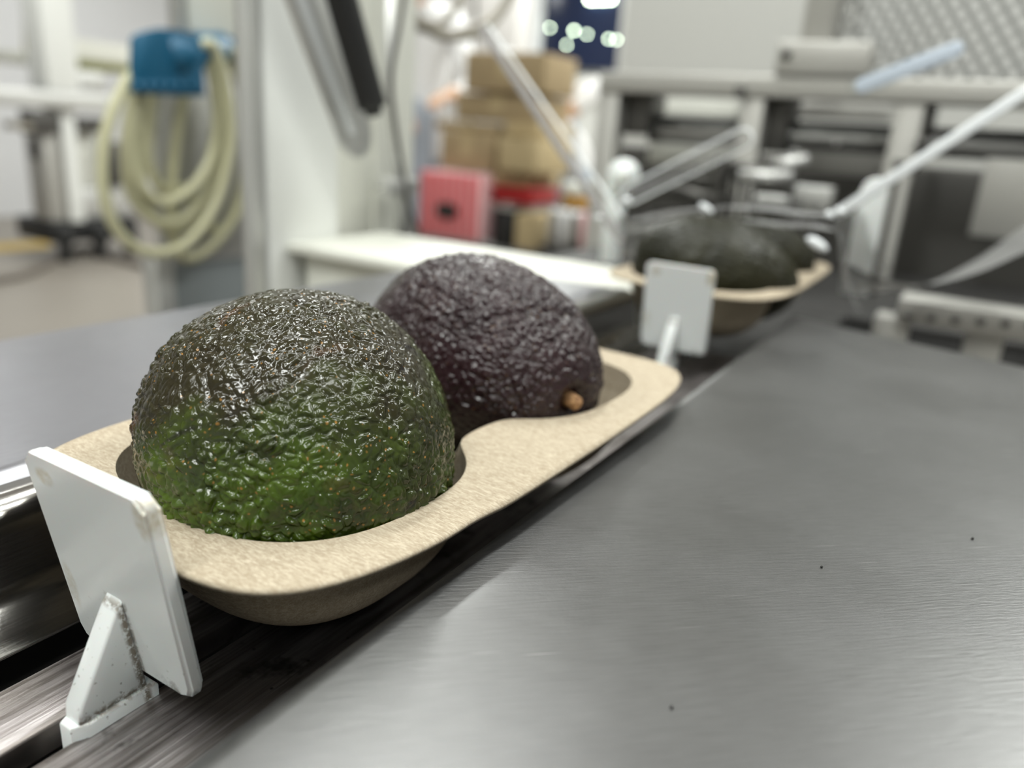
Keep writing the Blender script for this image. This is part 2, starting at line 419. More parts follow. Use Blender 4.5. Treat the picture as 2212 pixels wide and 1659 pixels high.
# conveyor bed: two worn alloy slide rails with the chain slot between, dark bed below
ZR = -.027; SX = -.1207
cv = empty('conveyor_bed', (SX, .1, -.06), 'conveyor bed of two worn alloy rails with a dark chain slot between the worktops', 'conveyor')
setparent(box('rail', (-.1402, -.15, ZR - .006), (SX - .0033, .41, ZR), M['rail'], None, .0006), cv)
setparent(box('rail', (SX + .0033, -.15, ZR - .006), (-.086, .41, ZR), M['rail'], None, .0006), cv)
setparent(box('lower_ledge', (-.1440, -.15, ZR - .009), (-.1404, .41, ZR - .0035), M['steel_dark'], None, .0003), cv)
setparent(box('bed_frame', (-.155, -.15, -.14), (-.079, .70, -.045), M['dark'], None, .002), cv)
setparent(box('side_shelf', (-.262, -.15, -.14), (-.1555, .41, -.045), M['dark'], None, .002), cv)
ch = [ ]
bm = bmesh.new()
for i in range(36):
    y = -.1 + i*.0145; add_box(bm, (SX - .003, y, -.0448), (SX + .003, y + .010, -.0385), .0008, 1)
o = setparent(bm_obj('chain', bm, M['steel_dark'], None), cv); o['kind'] = 'stuff'
for y in (-.1, .6): setparent(box('leg', (-.14, y, FLOOR), (-.10, y + .04, -.14), M['steel_dark'], None, .003), cv)

# ------------------------------------------------------------------ white pushers
def make_pusher(loc, label, lean=.155):
    root = empty('white_pusher', loc, label, 'pusher', 'white conveyor pushers')
    Wd, Ht, Th = .0168, .0425, .0032
    bm = bmesh.new(); pts = []
    rc = .0022
    for (cx_, cz, a0) in ((Wd - rc, Ht - rc, 0), (-Wd + rc, Ht - rc, 90)):
        for j in range(6):
            a = math.radians(a0 + 90*j/5); pts.append((cx_ + rc*math.cos(a), cz + rc*math.sin(a)))
    pts += [(-Wd, .0035), (-Wd + .0012, .0008), (-Wd + .003, 0), (Wd - .003, 0), (Wd - .001, .0008), (Wd, .003)]
    A = [bm.verts.new((x, -Th/2, z)) for x, z in pts]; B = [bm.verts.new((x, Th/2, z)) for x, z in pts]; n = len(pts)
    fa = bm.faces.new(A); fb = bm.faces.new(B[::-1])
    for i in range(n): bm.faces.new((A[i], A[(i + 1) % n], B[(i + 1) % n], B[i]))
    bmesh.ops.bevel(bm, geom=[e for e in bm.edges if e in set(fa.edges) | set(fb.edges)], offset=.0007, segments=3, affect='EDGES')
    for v in bm.verts: v.co.y -= lean*v.co.z
    o = bm_obj('plate', bm, M['pusher'], root); o.data.polygons.foreach_set('use_smooth', [True]*len(o.data.polygons)); o.data.set_sharp_from_angle(angle=math.radians(35))
    # triangular rib behind the plate
    t = .0024; L = .0125; hz = .0175
    y0 = lambda z: -lean*z - Th/2 + .0003
    poly = [(y0(-.0035), -.0035), (y0(hz), hz), (y0(hz) - .0012, hz - .0015), (y0(0) - L, -.0005), (y0(0) - L - .0003, -.0035)]
    o = prism('rib', poly, 'x', -t, t, M['pusher'], None, .0006); o.parent = root
    # tongue running in the chain slot
    tw = .0030
    poly = [(-tw, y0(0) - L + .0010), (-tw*.55, y0(0) - L - .0016), (tw*.55, y0(0) - L - .0016), (tw, y0(0) - L + .0010), (tw, .0008), (-tw, .0008)]
    o = prism('tongue', poly, 'z', -.0200, -.0033, M['pusher'], None, .0005); o.parent = root
    return root
P1 = make_pusher((-.1187, .0722, -.0208), 'white plastic pusher plate with triangular rib nearest the camera, stained corners')
P2 = make_pusher((-.1180, .3615, -.0170), 'white plastic pusher plate standing behind the rear tray, further up the chain slot', .10)

# ------------------------------------------------------------------ moulded pulp trays
def pulp_tray(loc, yaw, label):
    """two rounded cells joined by a lower saddle; local origin at the tray centre, rim plane z=0"""
    a, cy1, b1, cy2, b2 = .0385, -.0480, .0355, .0400, .0400
    def supers(x, y, cy_, A, B, p): return (np.abs(x/A)**p + np.abs((y - cy_)/B)**p)**(1/p)
    nt, n1, n2 = 420, 84, 14
    th = 2*math.pi*np.arange(nt)/nt; c, s_ = np.cos(th), np.sin(th)
    A, B, p = .0486, .0925, 4.8
    R_ = (np.abs(c/A)**p + np.abs(s_/B)**p)**(-1/p)
    xo, yo = R_*c, R_*s_
    xo = xo - np.sign(xo)*np.exp(-((yo + .045)/.007)**2)*.0006*(np.abs(xo) > .02)
    K = 9.0
    def phi(x, y):
        q = [supers(x, y, cy1, a, b1, 2.6), supers(x, y, cy2, a, b2, 2.6), supers(x, y, -.006, .0215, .034, 2.6)]
        return -np.log(sum(np.exp(-K*v) for v in q))/K + .055
    lo = np.zeros(nt); hi = np.ones(nt)
    for _ in range(26):
        mid = (lo + hi)/2; m_ = phi(xo*mid, yo*mid) < 1; lo = np.where(m_, mid, lo); hi = np.where(m_, hi, mid)
    fo = lo
    def depth(x, y):
        g = np.clip(phi(x, y), 0, 1)
        d = .0150*(1 - g**7)
        for cy_, b_ in ((cy1, b1), (cy2, b2)):
            s1 = np.clip(supers(x, y, cy_, a, b_, 2.6), 0, 1)
            d = np.maximum(d, np.minimum(.0272*(1 - s1**5.5), .0260))
        return -d
    vs = [(0, 0, float(depth(np.array([0.]), np.array([0.]))[0]))]; fs = []
    fr_ = [fo*(1 - (1 - (j + 1)/n1)**1.25) for j in range(n1)]
    fr_ += [fo + (1 - fo)*(j + 1)/n2 for j in range(n2)]
    for j, f in enumerate(fr_):
        x, y = xo*f, yo*f
        z = depth(x, y) if j < n1 - 1 else np.zeros(nt)
        z = z + .0005*np.sin(x*60 + 1)*np.sin(y*38 + 2)
        if j == n1 + n2 - 1: z = z - .0003
        vs += list(zip(x, y, z))
    nr = n1 + n2
    for i in range(nt): fs.append((0, 1 + i, 1 + (i + 1) % nt))
    for j in range(nr - 1):
        for i in range(nt):
            p_ = 1 + j*nt + i; q_ = 1 + j*nt + (i + 1) % nt
            fs.append((p_, p_ + nt, q_ + nt, q_))
    o = mesh_obj('pulp_tray', vs, fs, M['pulp'])
    o.data.set_sharp_from_angle(angle=math.radians(38))
    md = o.modifiers.new('t', 'SOLIDIFY'); md.thickness = .0011; md.offset = -1
    o.location = loc; o.rotation_euler = (0, 0, yaw)
    return tag(o, label, 'tray', 'moulded pulp trays')
T1 = pulp_tray((-.1193, .1626, .0072), -.03, 'beige moulded pulp tray holding the two sharp avocados in front')
T2 = pulp_tray((-.1225, .4605, .0125), math.radians(0), 'beige moulded pulp tray being wrapped in clear film behind the second pusher')

# ------------------------------------------------------------------ avocados
def hash3(ix, iy, iz, k):
    h = (ix*73856093) ^ (iy*19349663) ^ (iz*83492791) ^ (k*2654435761)
    h = (h ^ (h >> 13))*1274126177 & 0xffffffff
    h = h ^ (h >> 16)
    return (h & 0xffff)/65535.0
def worley(P, seed=0):
    I = np.floor(P).astype(np.int64); F1 = np.full(len(P), 9.0); F2 = F1.copy(); ID = np.zeros(len(P))
    for dx in (-1, 0, 1):
        for dy in (-1, 0, 1):
            for dz in (-1, 0, 1):
                c = I + (dx, dy, dz)
                q = np.stack([c[:, a] + hash3(c[:, 0], c[:, 1], c[:, 2], seed*7 + a + 1) for a in range(3)], 1)
                d = np.sqrt(((q - P)**2).sum(1)); idv = hash3(c[:, 0], c[:, 1], c[:, 2], seed*7 + 5)
                m1 = d < F1; F2 = np.where(m1, F1, np.minimum(F2, d)); ID = np.where(m1, idv, ID); F1 = np.where(m1, d, F1)
    return F1, F2, ID
def vnoise(P, seed=0):
    I = np.floor(P).astype(np.int64); f = P - I; f = f*f*(3 - 2*f); r = 0
    for dx in (0, 1):
        for dy in (0, 1):
            for dz in (0, 1):
                w = (f[:, 0] if dx else 1 - f[:, 0])*(f[:, 1] if dy else 1 - f[:, 1])*(f[:, 2] if dz else 1 - f[:, 2])
                r = r + w*hash3(I[:, 0] + dx, I[:, 1] + dy, I[:, 2] + dz, seed + 11)
    return r*2 - 1
def fbm(P, seed, o=4):
    a = 1.0; s = 0; r = 0
    for i in range(o): r = r + a*vnoise(P*2**i, seed + i*3); s += a; a *= .5
    return r/s
def avocado_mat(name, kind):
    m = mat(name, (.1, .1, .05), .32, 0, Specular_IOR_Level=.25 if kind == 'dull' else .42); k = NT(m); c = k.coord('Object'); x, y, z = k.sep(c)
    n1 = k.noise(c, 34, 4, .6, .4); n2 = k.noise(c, 85, 3, .6); n3 = k.noise(c, 700, 3, .6)
    rel = k.n('ShaderNodeAttribute', attribute_name='relief').outputs['Fac']
    zone = k.n('ShaderNodeAttribute', attribute_name='zone').outputs['Vector']; zu, zv, _ = k.sep(zone)
    def blob(u0, v0, ru, rv):
        a = k.math('DIVIDE', k.math('SUBTRACT', zu, u0), ru); b_ = k.math('DIVIDE', k.math('SUBTRACT', zv, v0), rv)
        q = k.math('SQRT', k.math('ADD', k.math('MULTIPLY', a, a), k.math('MULTIPLY', b_, b_)))
        return k.rng(k.math('ADD', q, k.rng(n1, .3, .7, -.3, .3)), .45, 1.25, 1, 0, True)
    n1 = k.noise(c, 34, 4, .6, .4); n2 = k.noise(c, 85, 3, .6); n3 = k.noise(c, 700, 3, .6)
    if kind == 'green':
        dark = k.mix(n2, (.020, .014, .008), (.032, .030, .011))
        grn = k.mix(k.rng(n2, .3, .7, 0, 1), (.015, .030, .003), (.060, .100, .006))
        # greener towards the lower front, browner towards the top
        f = k.math('ADD', k.rng(zv, .60, -.60, 0, .80), k.rng(n1, .3, .7, -.34, .34))
        f = k.math('ADD', f, k.rng(n2, .3, .7, -.16, .16))
        f = k.math('ADD', f, k.math('MULTIPLY', blob(.15, -.05, .7, .35), .35))
        f = k.math('ADD', f, k.math('MULTIPLY', blob(-.25, -.60, .75, .45), .35))
        f = k.math('SUBTRACT', f, k.math('MULTIPLY', blob(-.45, .55, .6, .4), .35))
        base = k.mix(k.rng(f, .10, 1.0, 0, 1), dark, grn)
        base = k.mix(k.rng(rel, .40, .95, 0, .30), base, k.mix(n2, (.026, .040, .006), (.050, .075, .007)))
        pur = k.math('ADD', k.math('MULTIPLY', blob(.45, -.80, .42, .30), .95), k.rng(n1, .64, .74, 0, .25))
        base = k.mix(pur, base, (.036, .012, .014))
        base = k.mix(k.rng(k.noise(c, 60, 3, .6, .8), .64, .71, 0, .85), base, (.010, .008, .009))
        base = k.mix(k.rng(k.noise(k.coord('Object', loc=(.2, .1, .3)), 48, 3, .6, .6), .64, .76, 0, .55), base, (.12, .05, .028))
    elif kind == 'purple':
        base = k.mix(k.rng(n1, .35, .65, 0, 1), (.014, .005, .007), (.027, .012, .014))
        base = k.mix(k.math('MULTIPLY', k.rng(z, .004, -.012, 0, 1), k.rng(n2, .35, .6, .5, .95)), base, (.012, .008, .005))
        base = k.mix(k.math('MULTIPLY', k.rng(n2, .55, .7, 0, .5), k.rng(x, .01, -.02, 0, 1)), base, (.034, .034, .016))
    else:
        base = k.mix(k.rng(n1, .35, .65, 0, 1), (.009, .009, .003), (.019, .018, .006))
    base = k.mix(k.rng(rel, .45, .05, 0, .35), base, (.014, .012, .009))
    if kind != 'dull':
        # corky lenticels: small orange dashes
        wv = k.n('ShaderNodeVectorMath', operation='ADD'); k.l(c, wv.inputs[0])
        nc = k.n('ShaderNodeTexNoise'); k.l(c, nc.inputs['Vector']); nc.inputs['Scale'].default_value = 260
        sc = k.n('ShaderNodeVectorMath', operation='SCALE'); k.l(nc.outputs[1], sc.inputs[0]); sc.inputs['Scale'].default_value = .0016
        k.l(sc.outputs[0], wv.inputs[1])
        vo = k.voro(wv.outputs[0], 620)
        keep = k.rng(k.noise(c, 150, 2), .46, .56, 0, 1)
        sp = k.math('MULTIPLY', k.rng(vo, .11, .20, 1, 0), keep)
        base = k.mix(k.math('MULTIPLY', sp, .85 if kind == 'green' else .28), base, (.30, .15, .035))
        h = k.math('ADD', k.math('MULTIPLY', n3, .5), k.math('MULTIPLY', vo, .35))
    else: h = n3
    k.l(base, k.b.inputs['Base Color'])
    rr = {'green': (.11, .24), 'purple': (.15, .28), 'dull': (.3, .42)}[kind]
    k.l(k.rng(n2, .3, .7, *rr), k.b.inputs['Roughness'])
    v2 = k.voro(c, 620, 'SMOOTH_F1')
    b1 = k.bump(v2, .40, .0007)
    k.l(k.bump(h, .22, .0003, b1), k.b.inputs['Normal'])
    return m
def avocado(loc, rot, ax, kind, label, seed=1, nu=440, nv=640, cell=.0024, amp=.00075, taper=.12, stem=True, smooth_end=0):
    """body along local X, stem end at +X"""
    u = (np.arange(nu) + .5)/nu*math.pi; v = np.arange(nv)/nv*2*math.pi
    U, V = np.meshgrid(u, v, indexing='ij'); U = U.ravel(); V = V.ravel()
    t = np.cos(U); rr = np.sin(U)**.97*(1 - taper*t + .02*t*t)
    P = np.stack([ax[0]*t, ax[1]*rr*np.cos(V), ax[2]*rr*np.sin(V)], 1)
    # dimple at the stem end
    rad = np.sqrt(P[:, 1]**2 + P[:, 2]**2)
    P[:, 0] -= np.where(t > 0, (.0050 if stem else .0018)*np.exp(-(rad/.0042)**2), 0)
    lowf = fbm(P*38, seed, 3)
    N = np.stack([t/ax[0], rr*np.cos(V)/ax[1], rr*np.sin(V)/ax[2]], 1); N /= np.linalg.norm(N, axis=1)[:, None]
    Pw = P + .0016*np.stack([fbm(P*210, seed + 2, 2), fbm(P*210, seed + 5, 2), fbm(P*210, seed + 9, 2)], 1)
    Q = Pw/cell; Q[:, 0] *= .92
    F1, F2, ID = worley(Q, seed)
    dome = np.clip(F2 - F1, 0, .55)/.55; dome = dome*(2 - dome)
    Q2 = Pw/(cell*.52); g1, g2, id2 = worley(Q2, seed + 3)
    d2 = np.clip(g2 - g1, 0, .5)/.5
    gate = np.clip(.75 + .9*fbm(P*45, seed + 20, 2), .35, 1.25)
    h = amp*gate*(dome*(.45 + .85*ID) + .30*d2) + .0003*lowf*2
    wr = fbm(P*np.array([70, 170, 170]), seed + 31, 3); h += -.0009*np.clip(.16 - np.abs(wr), 0, .16)/.16*gate*.6
    # small pits
    h -= .0011*np.clip(fbm(P*70, seed + 40, 3) - .38, 0, 1)*2.2
    edge = np.clip(rad/.006, 0, 1); h *= edge*.8 + .2
    P = P + N*h[:, None]
    rel = (h - h.min())/(h.max() - h.min())
    vs = np.vstack([P, [P[:nv].mean(0)], [P[-nv:].mean(0)]])
    idx = np.arange(nu*nv).reshape(nu, nv)
    a = idx[:-1]; b = idx[1:]; q = np.stack([a, b, np.roll(b, -1, 1), np.roll(a, -1, 1)], -1).reshape(-1, 4)
    me = bpy.data.meshes.new('avocado')
    tri1 = np.stack([np.full(nv, nu*nv), idx[0], np.roll(idx[0], -1)], 1); tri2 = np.stack([np.full(nv, nu*nv + 1), np.roll(idx[-1], -1), idx[-1]], 1)
    nvt = len(vs); me.vertices.add(nvt); me.vertices.foreach_set('co', vs.ravel().astype(np.float32))
    loops = np.concatenate([q.ravel(), tri1.ravel(), tri2.ravel()]); me.loops.add(len(loops)); me.loops.foreach_set('vertex_index', loops.astype(np.int32))
    nf = len(q) + 2*nv; me.polygons.add(nf)
    st = np.concatenate([np.arange(len(q))*4, len(q)*4 + np.arange(2*nv)*3]); me.polygons.foreach_set('loop_start', st.astype(np.int32))
    me.update(calc_edges=True); me.validate()
    me.polygons.foreach_set('use_smooth', np.ones(nf, bool))
    at = me.attributes.new('relief', 'FLOAT', 'POINT'); at.data.foreach_set('value', np.append(rel, [0, 0]).astype(np.float32))
    Rm = np.array(Euler(rot).to_matrix()); D = (P/np.array(ax))@np.eye(3); Dw = (P@Rm.T)/max(ax)
    zn = np.stack([Dw@np.array([.853, .518, .066]), Dw@np.array([-.2145, .2318, .9488]), Dw[:, 2]], 1)
    zn = np.vstack([zn, zn[:1], zn[-1:]])
    a2 = me.attributes.new('zone', 'FLOAT_VECTOR', 'POINT'); a2.data.foreach_set('vector', zn.ravel().astype(np.float32))
    me.materials.append(M['avo_' + kind])
    o = bpy.data.objects.new('avocado', me); COL.objects.link(o)
    o.location = loc; o.rotation_euler = rot; tag(o, label, 'avocado', 'avocados in the trays')
    if stem:
        bm = bmesh.new()
        bmesh.ops.create_cone(bm, cap_ends=True, segments=14, radius1=.0028, radius2=.0019, depth=.0062, matrix=Matrix.Translation((ax[0] - .0022, 0, 0)) @ Matrix.Rotation(math.pi/2, 4, 'Y'))
        bmesh.ops.bevel(bm, geom=bm.edges[:], offset=.0005, segments=2, affect='EDGES')
        for vtx in bm.verts:
            q = vtx.co*420; vtx.co += Vector((math.sin(q.y*2 + q.z), math.cos(q.x*2 + q.z), math.sin(q.x + q.y*3)))*.00022
        s = bm_obj('stem', bm, M['stem'], o, True)
    return o
M['avo_green'] = avocado_mat('avo_green', 'green'); M['avo_purple'] = avocado_mat('avo_purple', 'purple'); M['avo_dull'] = avocado_mat('avo_dull', 'dull')
m = mat('stem', (.40, .22, .09), .8); k = NT(m); M['stem'] = m
c = k.coord('Object'); n = k.noise(c, 800, 3, .7); k.l(k.mix(k.rng(n, .35, .6, 0, 1), (.16, .07, .03), (.50, .29, .13)), k.b.inputs['Base Color']); k.l(k.bump(n, .6, .0006), k.b.inputs['Normal'])
R = math.radians
A1 = avocado((-.1178, .1135, .0122), (0, R(30), R(-25)), (.0345, .0334, .0306), 'green', 'large glossy green bumpy avocado in the front cell of the near tray', 1, taper=.05, stem=False, amp=.00085)
A2 = avocado((-.1240, .1960, .0127), (0, R(3), R(-18)), (.0412, .0330, .0303), 'purple', 'purple-black wrinkled avocado with brown stem behind the green one', 5, taper=.10, amp=.0008)
A3 = avocado((-.1195, .4210, .0150), (0, R(8), R(24)), (.0455, .0325, .0280), 'dull', 'dark green avocado under clear film in the rear tray, behind the second pusher', 9, 200, 300, stem=False)
A4 = avocado((-.1180, .5000, .0140), (0, R(0), R(12)), (.0370, .0300, .0260), 'dull', 'dark avocado mostly hidden behind the rear green one', 12, 200, 300, stem=False)


# ------------------------------------------------------------------ behind the conveyor
def ybox(px0, px1, py0, py1, Y, depth):
    my = (py0 + py1)/2; mx = (px0 + px1)/2
    return (ony(px0, my, Y)[0], Y, ony(mx, py1, Y)[2]), (ony(px1, my, Y)[0], Y + depth, ony(mx, py0, Y)[2])
def xbox(px0, px1, py0, py1, X, depth):
    my = (py0 + py1)/2; mx = (px0 + px1)/2
    return (X - depth, onx(px0, my, X)[1], onx(mx, py1, X)[2]), (X, onx(px1, my, X)[1], onx(mx, py0, X)[2])
def pbox(name, lh, m_, parent, bev=.001): return setparent(box(name, lh[0], lh[1], m_, None, bev), parent) if False else box(name, lh[0], lh[1], m_, parent, bev)

# --- white wrapping machine cabinet left, with post, cream ledge
wc = empty('machine_cabinet', (-.55, .5, FLOOR), 'white machine cabinet with steel corner post rising behind the left worktop', 'machine')
box('side_panel', (-.466, .404, FLOOR), (-.452, .480, .60), M['white'], wc, .004)
box('recess_panel', (-.484, .4805, FLOOR), (-.470, .600, .60), M['cream'], wc, .004)
box('corner_post', (-.462, .388, FLOOR), (-.452, .402, .60), M['steel_bg'], wc, .003)
box('panel_seam', (-.462, .5305, FLOOR), (-.458, .5325, .60), M['cream'], wc, .0005)
pl = box('infeed_plate', (-.4500, .4200, -.018), (-.166, .5350, -.010), M['cream'], None, .002); tag(pl, 'white plastic plate lying between the white cabinet and the rear tray', 'plate')
cr = empty('infeed_support', (-.3, .47, FLOOR), 'cream support box under the white plastic plate', 'support')
box('body', (-.44, .43, FLOOR), (-.18, .530, -.019), M['cream'], cr, .002)

# --- slanted steel arm with slot and black roller in front of the cabinet
arm = empty('roller_bracket', (-.41, .43, .15), 'slanted stainless arm with a round end and long slot before the white cabinet', 'bracket')
def slantpoly(pts, X): return [tuple(onx(px, py, X)[1:]) for px, py in pts]
XA = -.405
def capsule_poly(p0, p1, r, n=10, both=True):
    d = np.array(p1) - np.array(p0); L_ = np.hypot(*d); d = d/L_; nn = np.array([-d[1], d[0]]); out = []
    for j in range(n + 1):
        a = math.pi*j/n; out.append(tuple(np.array(p1) + r*(nn*math.cos(a) + d*math.sin(a))))
    for j in range(n + 1):
        a = math.pi*j/n; out.append(tuple(np.array(p0) + r*(-nn*math.cos(a) - d*math.sin(a))))
    return out
e1 = onx(772, 292, XA)[1:]; e0 = onx(610, -160, XA)[1:]
prism('arm_plate', capsule_poly(e0, e1, .0165), 'x', XA - .004, XA, M['steel_bg'], arm, .001)
e1b = onx(757, 285, XA + .0012)[1:]; e0b = onx(612, -100, XA + .0012)[1:]
prism('slot_rib', capsule_poly(e0b, e1b, .0019), 'x', XA - .001, XA + .0035, M['glow_white'], arm, .0004)
p0 = np.append([XA + .018], onx(705, -120, XA + .018)[1:]); p1 = np.append([XA + .018], onx(803, 228, XA + .018)[1:])
rl = empty('black_roller', tuple(p1), 'black rubber roller with dark end cap mounted along the slanted steel arm', 'roller')
tube('roller', spline([p0, (p0 + p1)/2, p1], 12), .0105, M['rubber'], rl, 20)
tube('end_cap', [p1 + np.array([.0, .0, .0]), p1 + (p1 - p0)/np.linalg.norm(p1 - p0)*.006], .0062, M['rubber'], rl, 16)
# vertical pipe, clamp and cable at the cabinet edge
XP = -.45
vp = empty('cable_pipe', tuple(np.append([XP], onx(850, 390, XP)[1:])), 'thin grey pipe with dark cable and small steel clamp beside the black roller', 'pipe')
tube('pipe', [np.append([XP + .006], onx(843, -100, XP + .006)[1:]), np.append([XP + .006], onx(838, 190, XP + .006)[1:]), np.append([XP + .006], onx(868, 400, XP + .006)[1:])], .0042, M['steel_bg'], vp, 12)
tube('cable', spline([np.append([XP + .012], onx(a, b, XP + .012)[1:]) for a, b in ((885, -80), (862, 60), (846, 160), (852, 260), (872, 380), (884, 450), (905, 505))], 40), .0019, M['cable'], vp, 8)
lo, hi = xbox(838, 905, 386, 420, XP + .012, .016); box('clamp', lo, hi, M['steel_bg'], vp, .001)
lo, hi = xbox(866, 893, 420, 508, XP + .004, .006); box('stem_plate', lo, hi, M['steel_bg'], vp, .001)

# --- hose stand: grey panel on legs, blue hanger, coiled hoses
XH = -.93
hs = empty('steel_stand', (XH - .05, .72, FLOOR), 'grey steel stand panel on thin legs behind the hanging hose coil', 'stand')
lo, hi = xbox(338, 552, 195, 562, XH - .03, .012); box('panel', lo, hi, M['steel_bg'], hs, .002)
yA = onx(336, 600, XH - .02)[1]; yB = onx(378, 600, XH - .02)[1]
box('leg', (XH - .05, yA, FLOOR), (XH - .02, yB, lo[2] + .02), M['steel_bg'], hs, .003)
lo2, hi2 = xbox(378, 552, 560, 690, XH - .04, .01); box('lower_panel', (lo2[0], lo2[1], FLOOR), hi2, mat('lower_panel', (.30, .33, .34), .4, .3), hs, .002)
lo3, hi3 = xbox(385, 402, -60, 200, XH - .03, .02); box('upright', lo3, (hi3[0], hi3[1], 1.2), M['steel_bg'], hs, .003)
lo4, hi4 = xbox(404, 545, -60, 78, XH - .035, .01); box('upper_panel', lo4, (hi4[0], hi4[1], .9), M['cream'], hs, .003)
hb = empty('hose_hanger', tuple(np.append([XH], onx(365, 130, XH)[1:])), 'blue plastic hose hanger with ribbed lower edge fixed on the grey stand', 'hanger')
bp = [onx(a, b, XH + .045)[1:] for a, b in ((288, 82), (300, 72), (322, 66), (345, 61), (372, 63), (398, 68), (425, 72), (436, 90), (440, 150), (444, 208), (372, 206), (288, 201), (287, 140))]
prism('front_plate', [tuple(p) for p in bp], 'x', XH + .038, XH + .045, M['blue'], hb, .001)
bp2 = [onx(a, b, XH - .02)[1:] for a, b in ((425, 80), (470, 76), (520, 84), (530, 125), (480, 120), (430, 112))]
prism('rear_plate', [tuple(p) for p in bp2], 'x', XH - .026, XH - .02, M['blue'], hb, .001)
q0 = onx(365, 120, XH + .04); q1 = onx(475, 105, XH - .02)
tube('drum', [q0, q1], .022, M['blue'], hb, 20)
for i in range(7):
    a = onx(300 + i*22, 196, XH + .046); b_ = onx(300 + i*22, 176, XH + .046)
    tube('hook_rib', [a, (a + b_)/2, b_], .0035, M['blue'], hb, 8)
loops = [
 (.022, [(436, 96), (300, 150), (256, 210), (226, 300), (222, 400), (243, 480), (290, 533), (345, 546), (400, 528), (450, 470), (480, 400), (497, 300), (488, 190), (466, 110)]),
 (.012, [(436, 100), (318, 150), (296, 230), (281, 310), (292, 380), (330, 430), (375, 432), (425, 395), (458, 330), (468, 240), (455, 150), (446, 106)]),
 (.003, [(440, 98), (310, 140), (285, 220), (272, 320), (283, 420), (338, 478), (396, 470), (448, 410), (476, 320), (482, 220), (470, 130), (452, 100)]),
 (-.004, [(450, 98), (330, 150), (306, 240), (300, 340), (312, 430), (358, 492), (410, 482), (455, 420), (485, 320), (492, 230), (478, 140), (462, 104)]),
 (-.014, [(470, 98), (420, 130), (380, 300), (370, 470), (392, 552), (440, 545), (500, 480), (536, 390), (548, 280), (532, 170), (500, 112), (480, 100)]),
 (-.022, [(455, 100), (350, 150), (325, 260), (320, 350), (350, 410), (400, 410), (470, 500), (518, 410), (528, 300), (518, 190), (490, 120)]),
]
hc = empty('hose_coil', tuple(onx(360, 300, XH)), 'coil of cream translucent hose hanging in loops from the blue hanger', 'hose')
for off, pts in loops:
    tube('loop', spline([onx(a, b, XH + off + .012) for a, b in pts], 84, True), .0068, M['hose'], hc, 12, closed=True)

# --- top centre: brownish hose loops hanging in front of a grey plate
XQ = -.62
tl = empty('hose_coil', tuple(onx(1000, 0, XQ)), 'brownish hose loops hanging at the top edge beside the clear film edge', 'hose')
for off, pts in ((0, [(875, -60), (885, 20), (930, 52), (965, 40), (1000, -10), (1010, -60), (940, -110)]), (.01, [(870, -80), (880, 40), (960, 70), (1030, 55), (1080, 20), (1105, -60), (1000, -160)]), (.02, [(880, -60), (892, 40), (920, 60), (960, 80), (1040, 70), (1095, 10), (1120, -70), (1000, -180)])):
    tube('loop', spline([onx(a, b, XQ + off) for a, b in pts], 70, True), .0052, M['hosegrey'], tl, 10, closed=True)

# --- wrapping machine frame to the right
YB = .98
fr = empty('wrapping_machine', (.1, YB, FLOOR), 'grey steel wrapping machine with long beam, posts and rods behind the film', 'machine')
lo = (ony(1292, 190, YB)[0], YB, ony(1700, 212, YB)[2]); hi = (.62, YB + .05, ony(1700, 163, YB)[2])
box('top_beam', lo, hi, M['alu'], fr, .002)
for a, b, c_ in ((1284, 1328, .05), (1592, 1640, .05), (1922, 1986, .05)):
    l2, h2 = ybox(a, b, 205, 380, YB + .004, .03); box('post', (l2[0], l2[1], -.5), (h2[0], h2[1], lo[2]), M['alu'], fr, .002)
for a, b, y1 in ((1328, 1402, 290), (1640, 1702, 330), (1986, 2014, 320)):
    l2, h2 = ybox(a, b, 200, y1, YB + .03, .06); box('bracket_block', l2, h2, M['steel_dark'], fr, .002)
l2, h2 = ybox(1676, 1880, 88, 163, YB - .005, .05)
bb = box('mount_block', (l2[0], l2[1], hi[2] + .0005), h2, M['alu'], fr, .002)
l3, h3 = ybox(1742, 1808, -80, 85, YB + .01, .04); box('upper_post', (l3[0], l3[1], h2[2] + .0005), (h3[0], h3[1], .8), M['alu'], fr, .002)
for (a, b), (c_, d), r, mm in (((1315, 272), (2260, 322), .0085, 'steel_bg'), ((1315, 252), (2260, 296), .0050, 'dark'), ((1400, 300), (2260, 345), .004, 'steel_dark')):
    tube('guide_rod', [ony(a, b, YB + .055), ony(c_, d, YB + .055)], r, M[mm], fr, 14)
l4, h4 = ybox(1405, 1590, 215, 262, YB + .12, .02); box('cover_panel', l4, h4, M['cream'], fr, .001)
l4, h4 = ybox(1705, 1925, 222, 258, YB + .12, .02); box('cover_panel', l4, h4, M['alu'], fr, .001)
l4, h4 = ybox(1400, 1590, 305, 360, YB + .12, .02); box('cover_panel', l4, h4, M['cream'], fr, .001)
l4, h4 = ybox(1730, 1922, 310, 380, YB + .12, .02); box('cover_panel', l4, h4, M['alu'], fr, .001)
l4, h4 = ybox(2110, 2300, 345, 520, YB + .04, .03); box('cover_panel', l4, h4, M['alu'], fr, .001)
l4, h4 = ybox(1700, 1716, 320, 400, YB + .05, .02); box('spacer', l4, h4, M['steel_bg'], fr, .001)
# bolts
for a, b in ((1600, 196), (1806, 315), (1700, 118), (1990, 310)):
    p = ony(a, b, YB - .002); tube('bolt', [p, p + np.array([0, -.006, 0])], .006, M['steel_dark'], fr, 8)
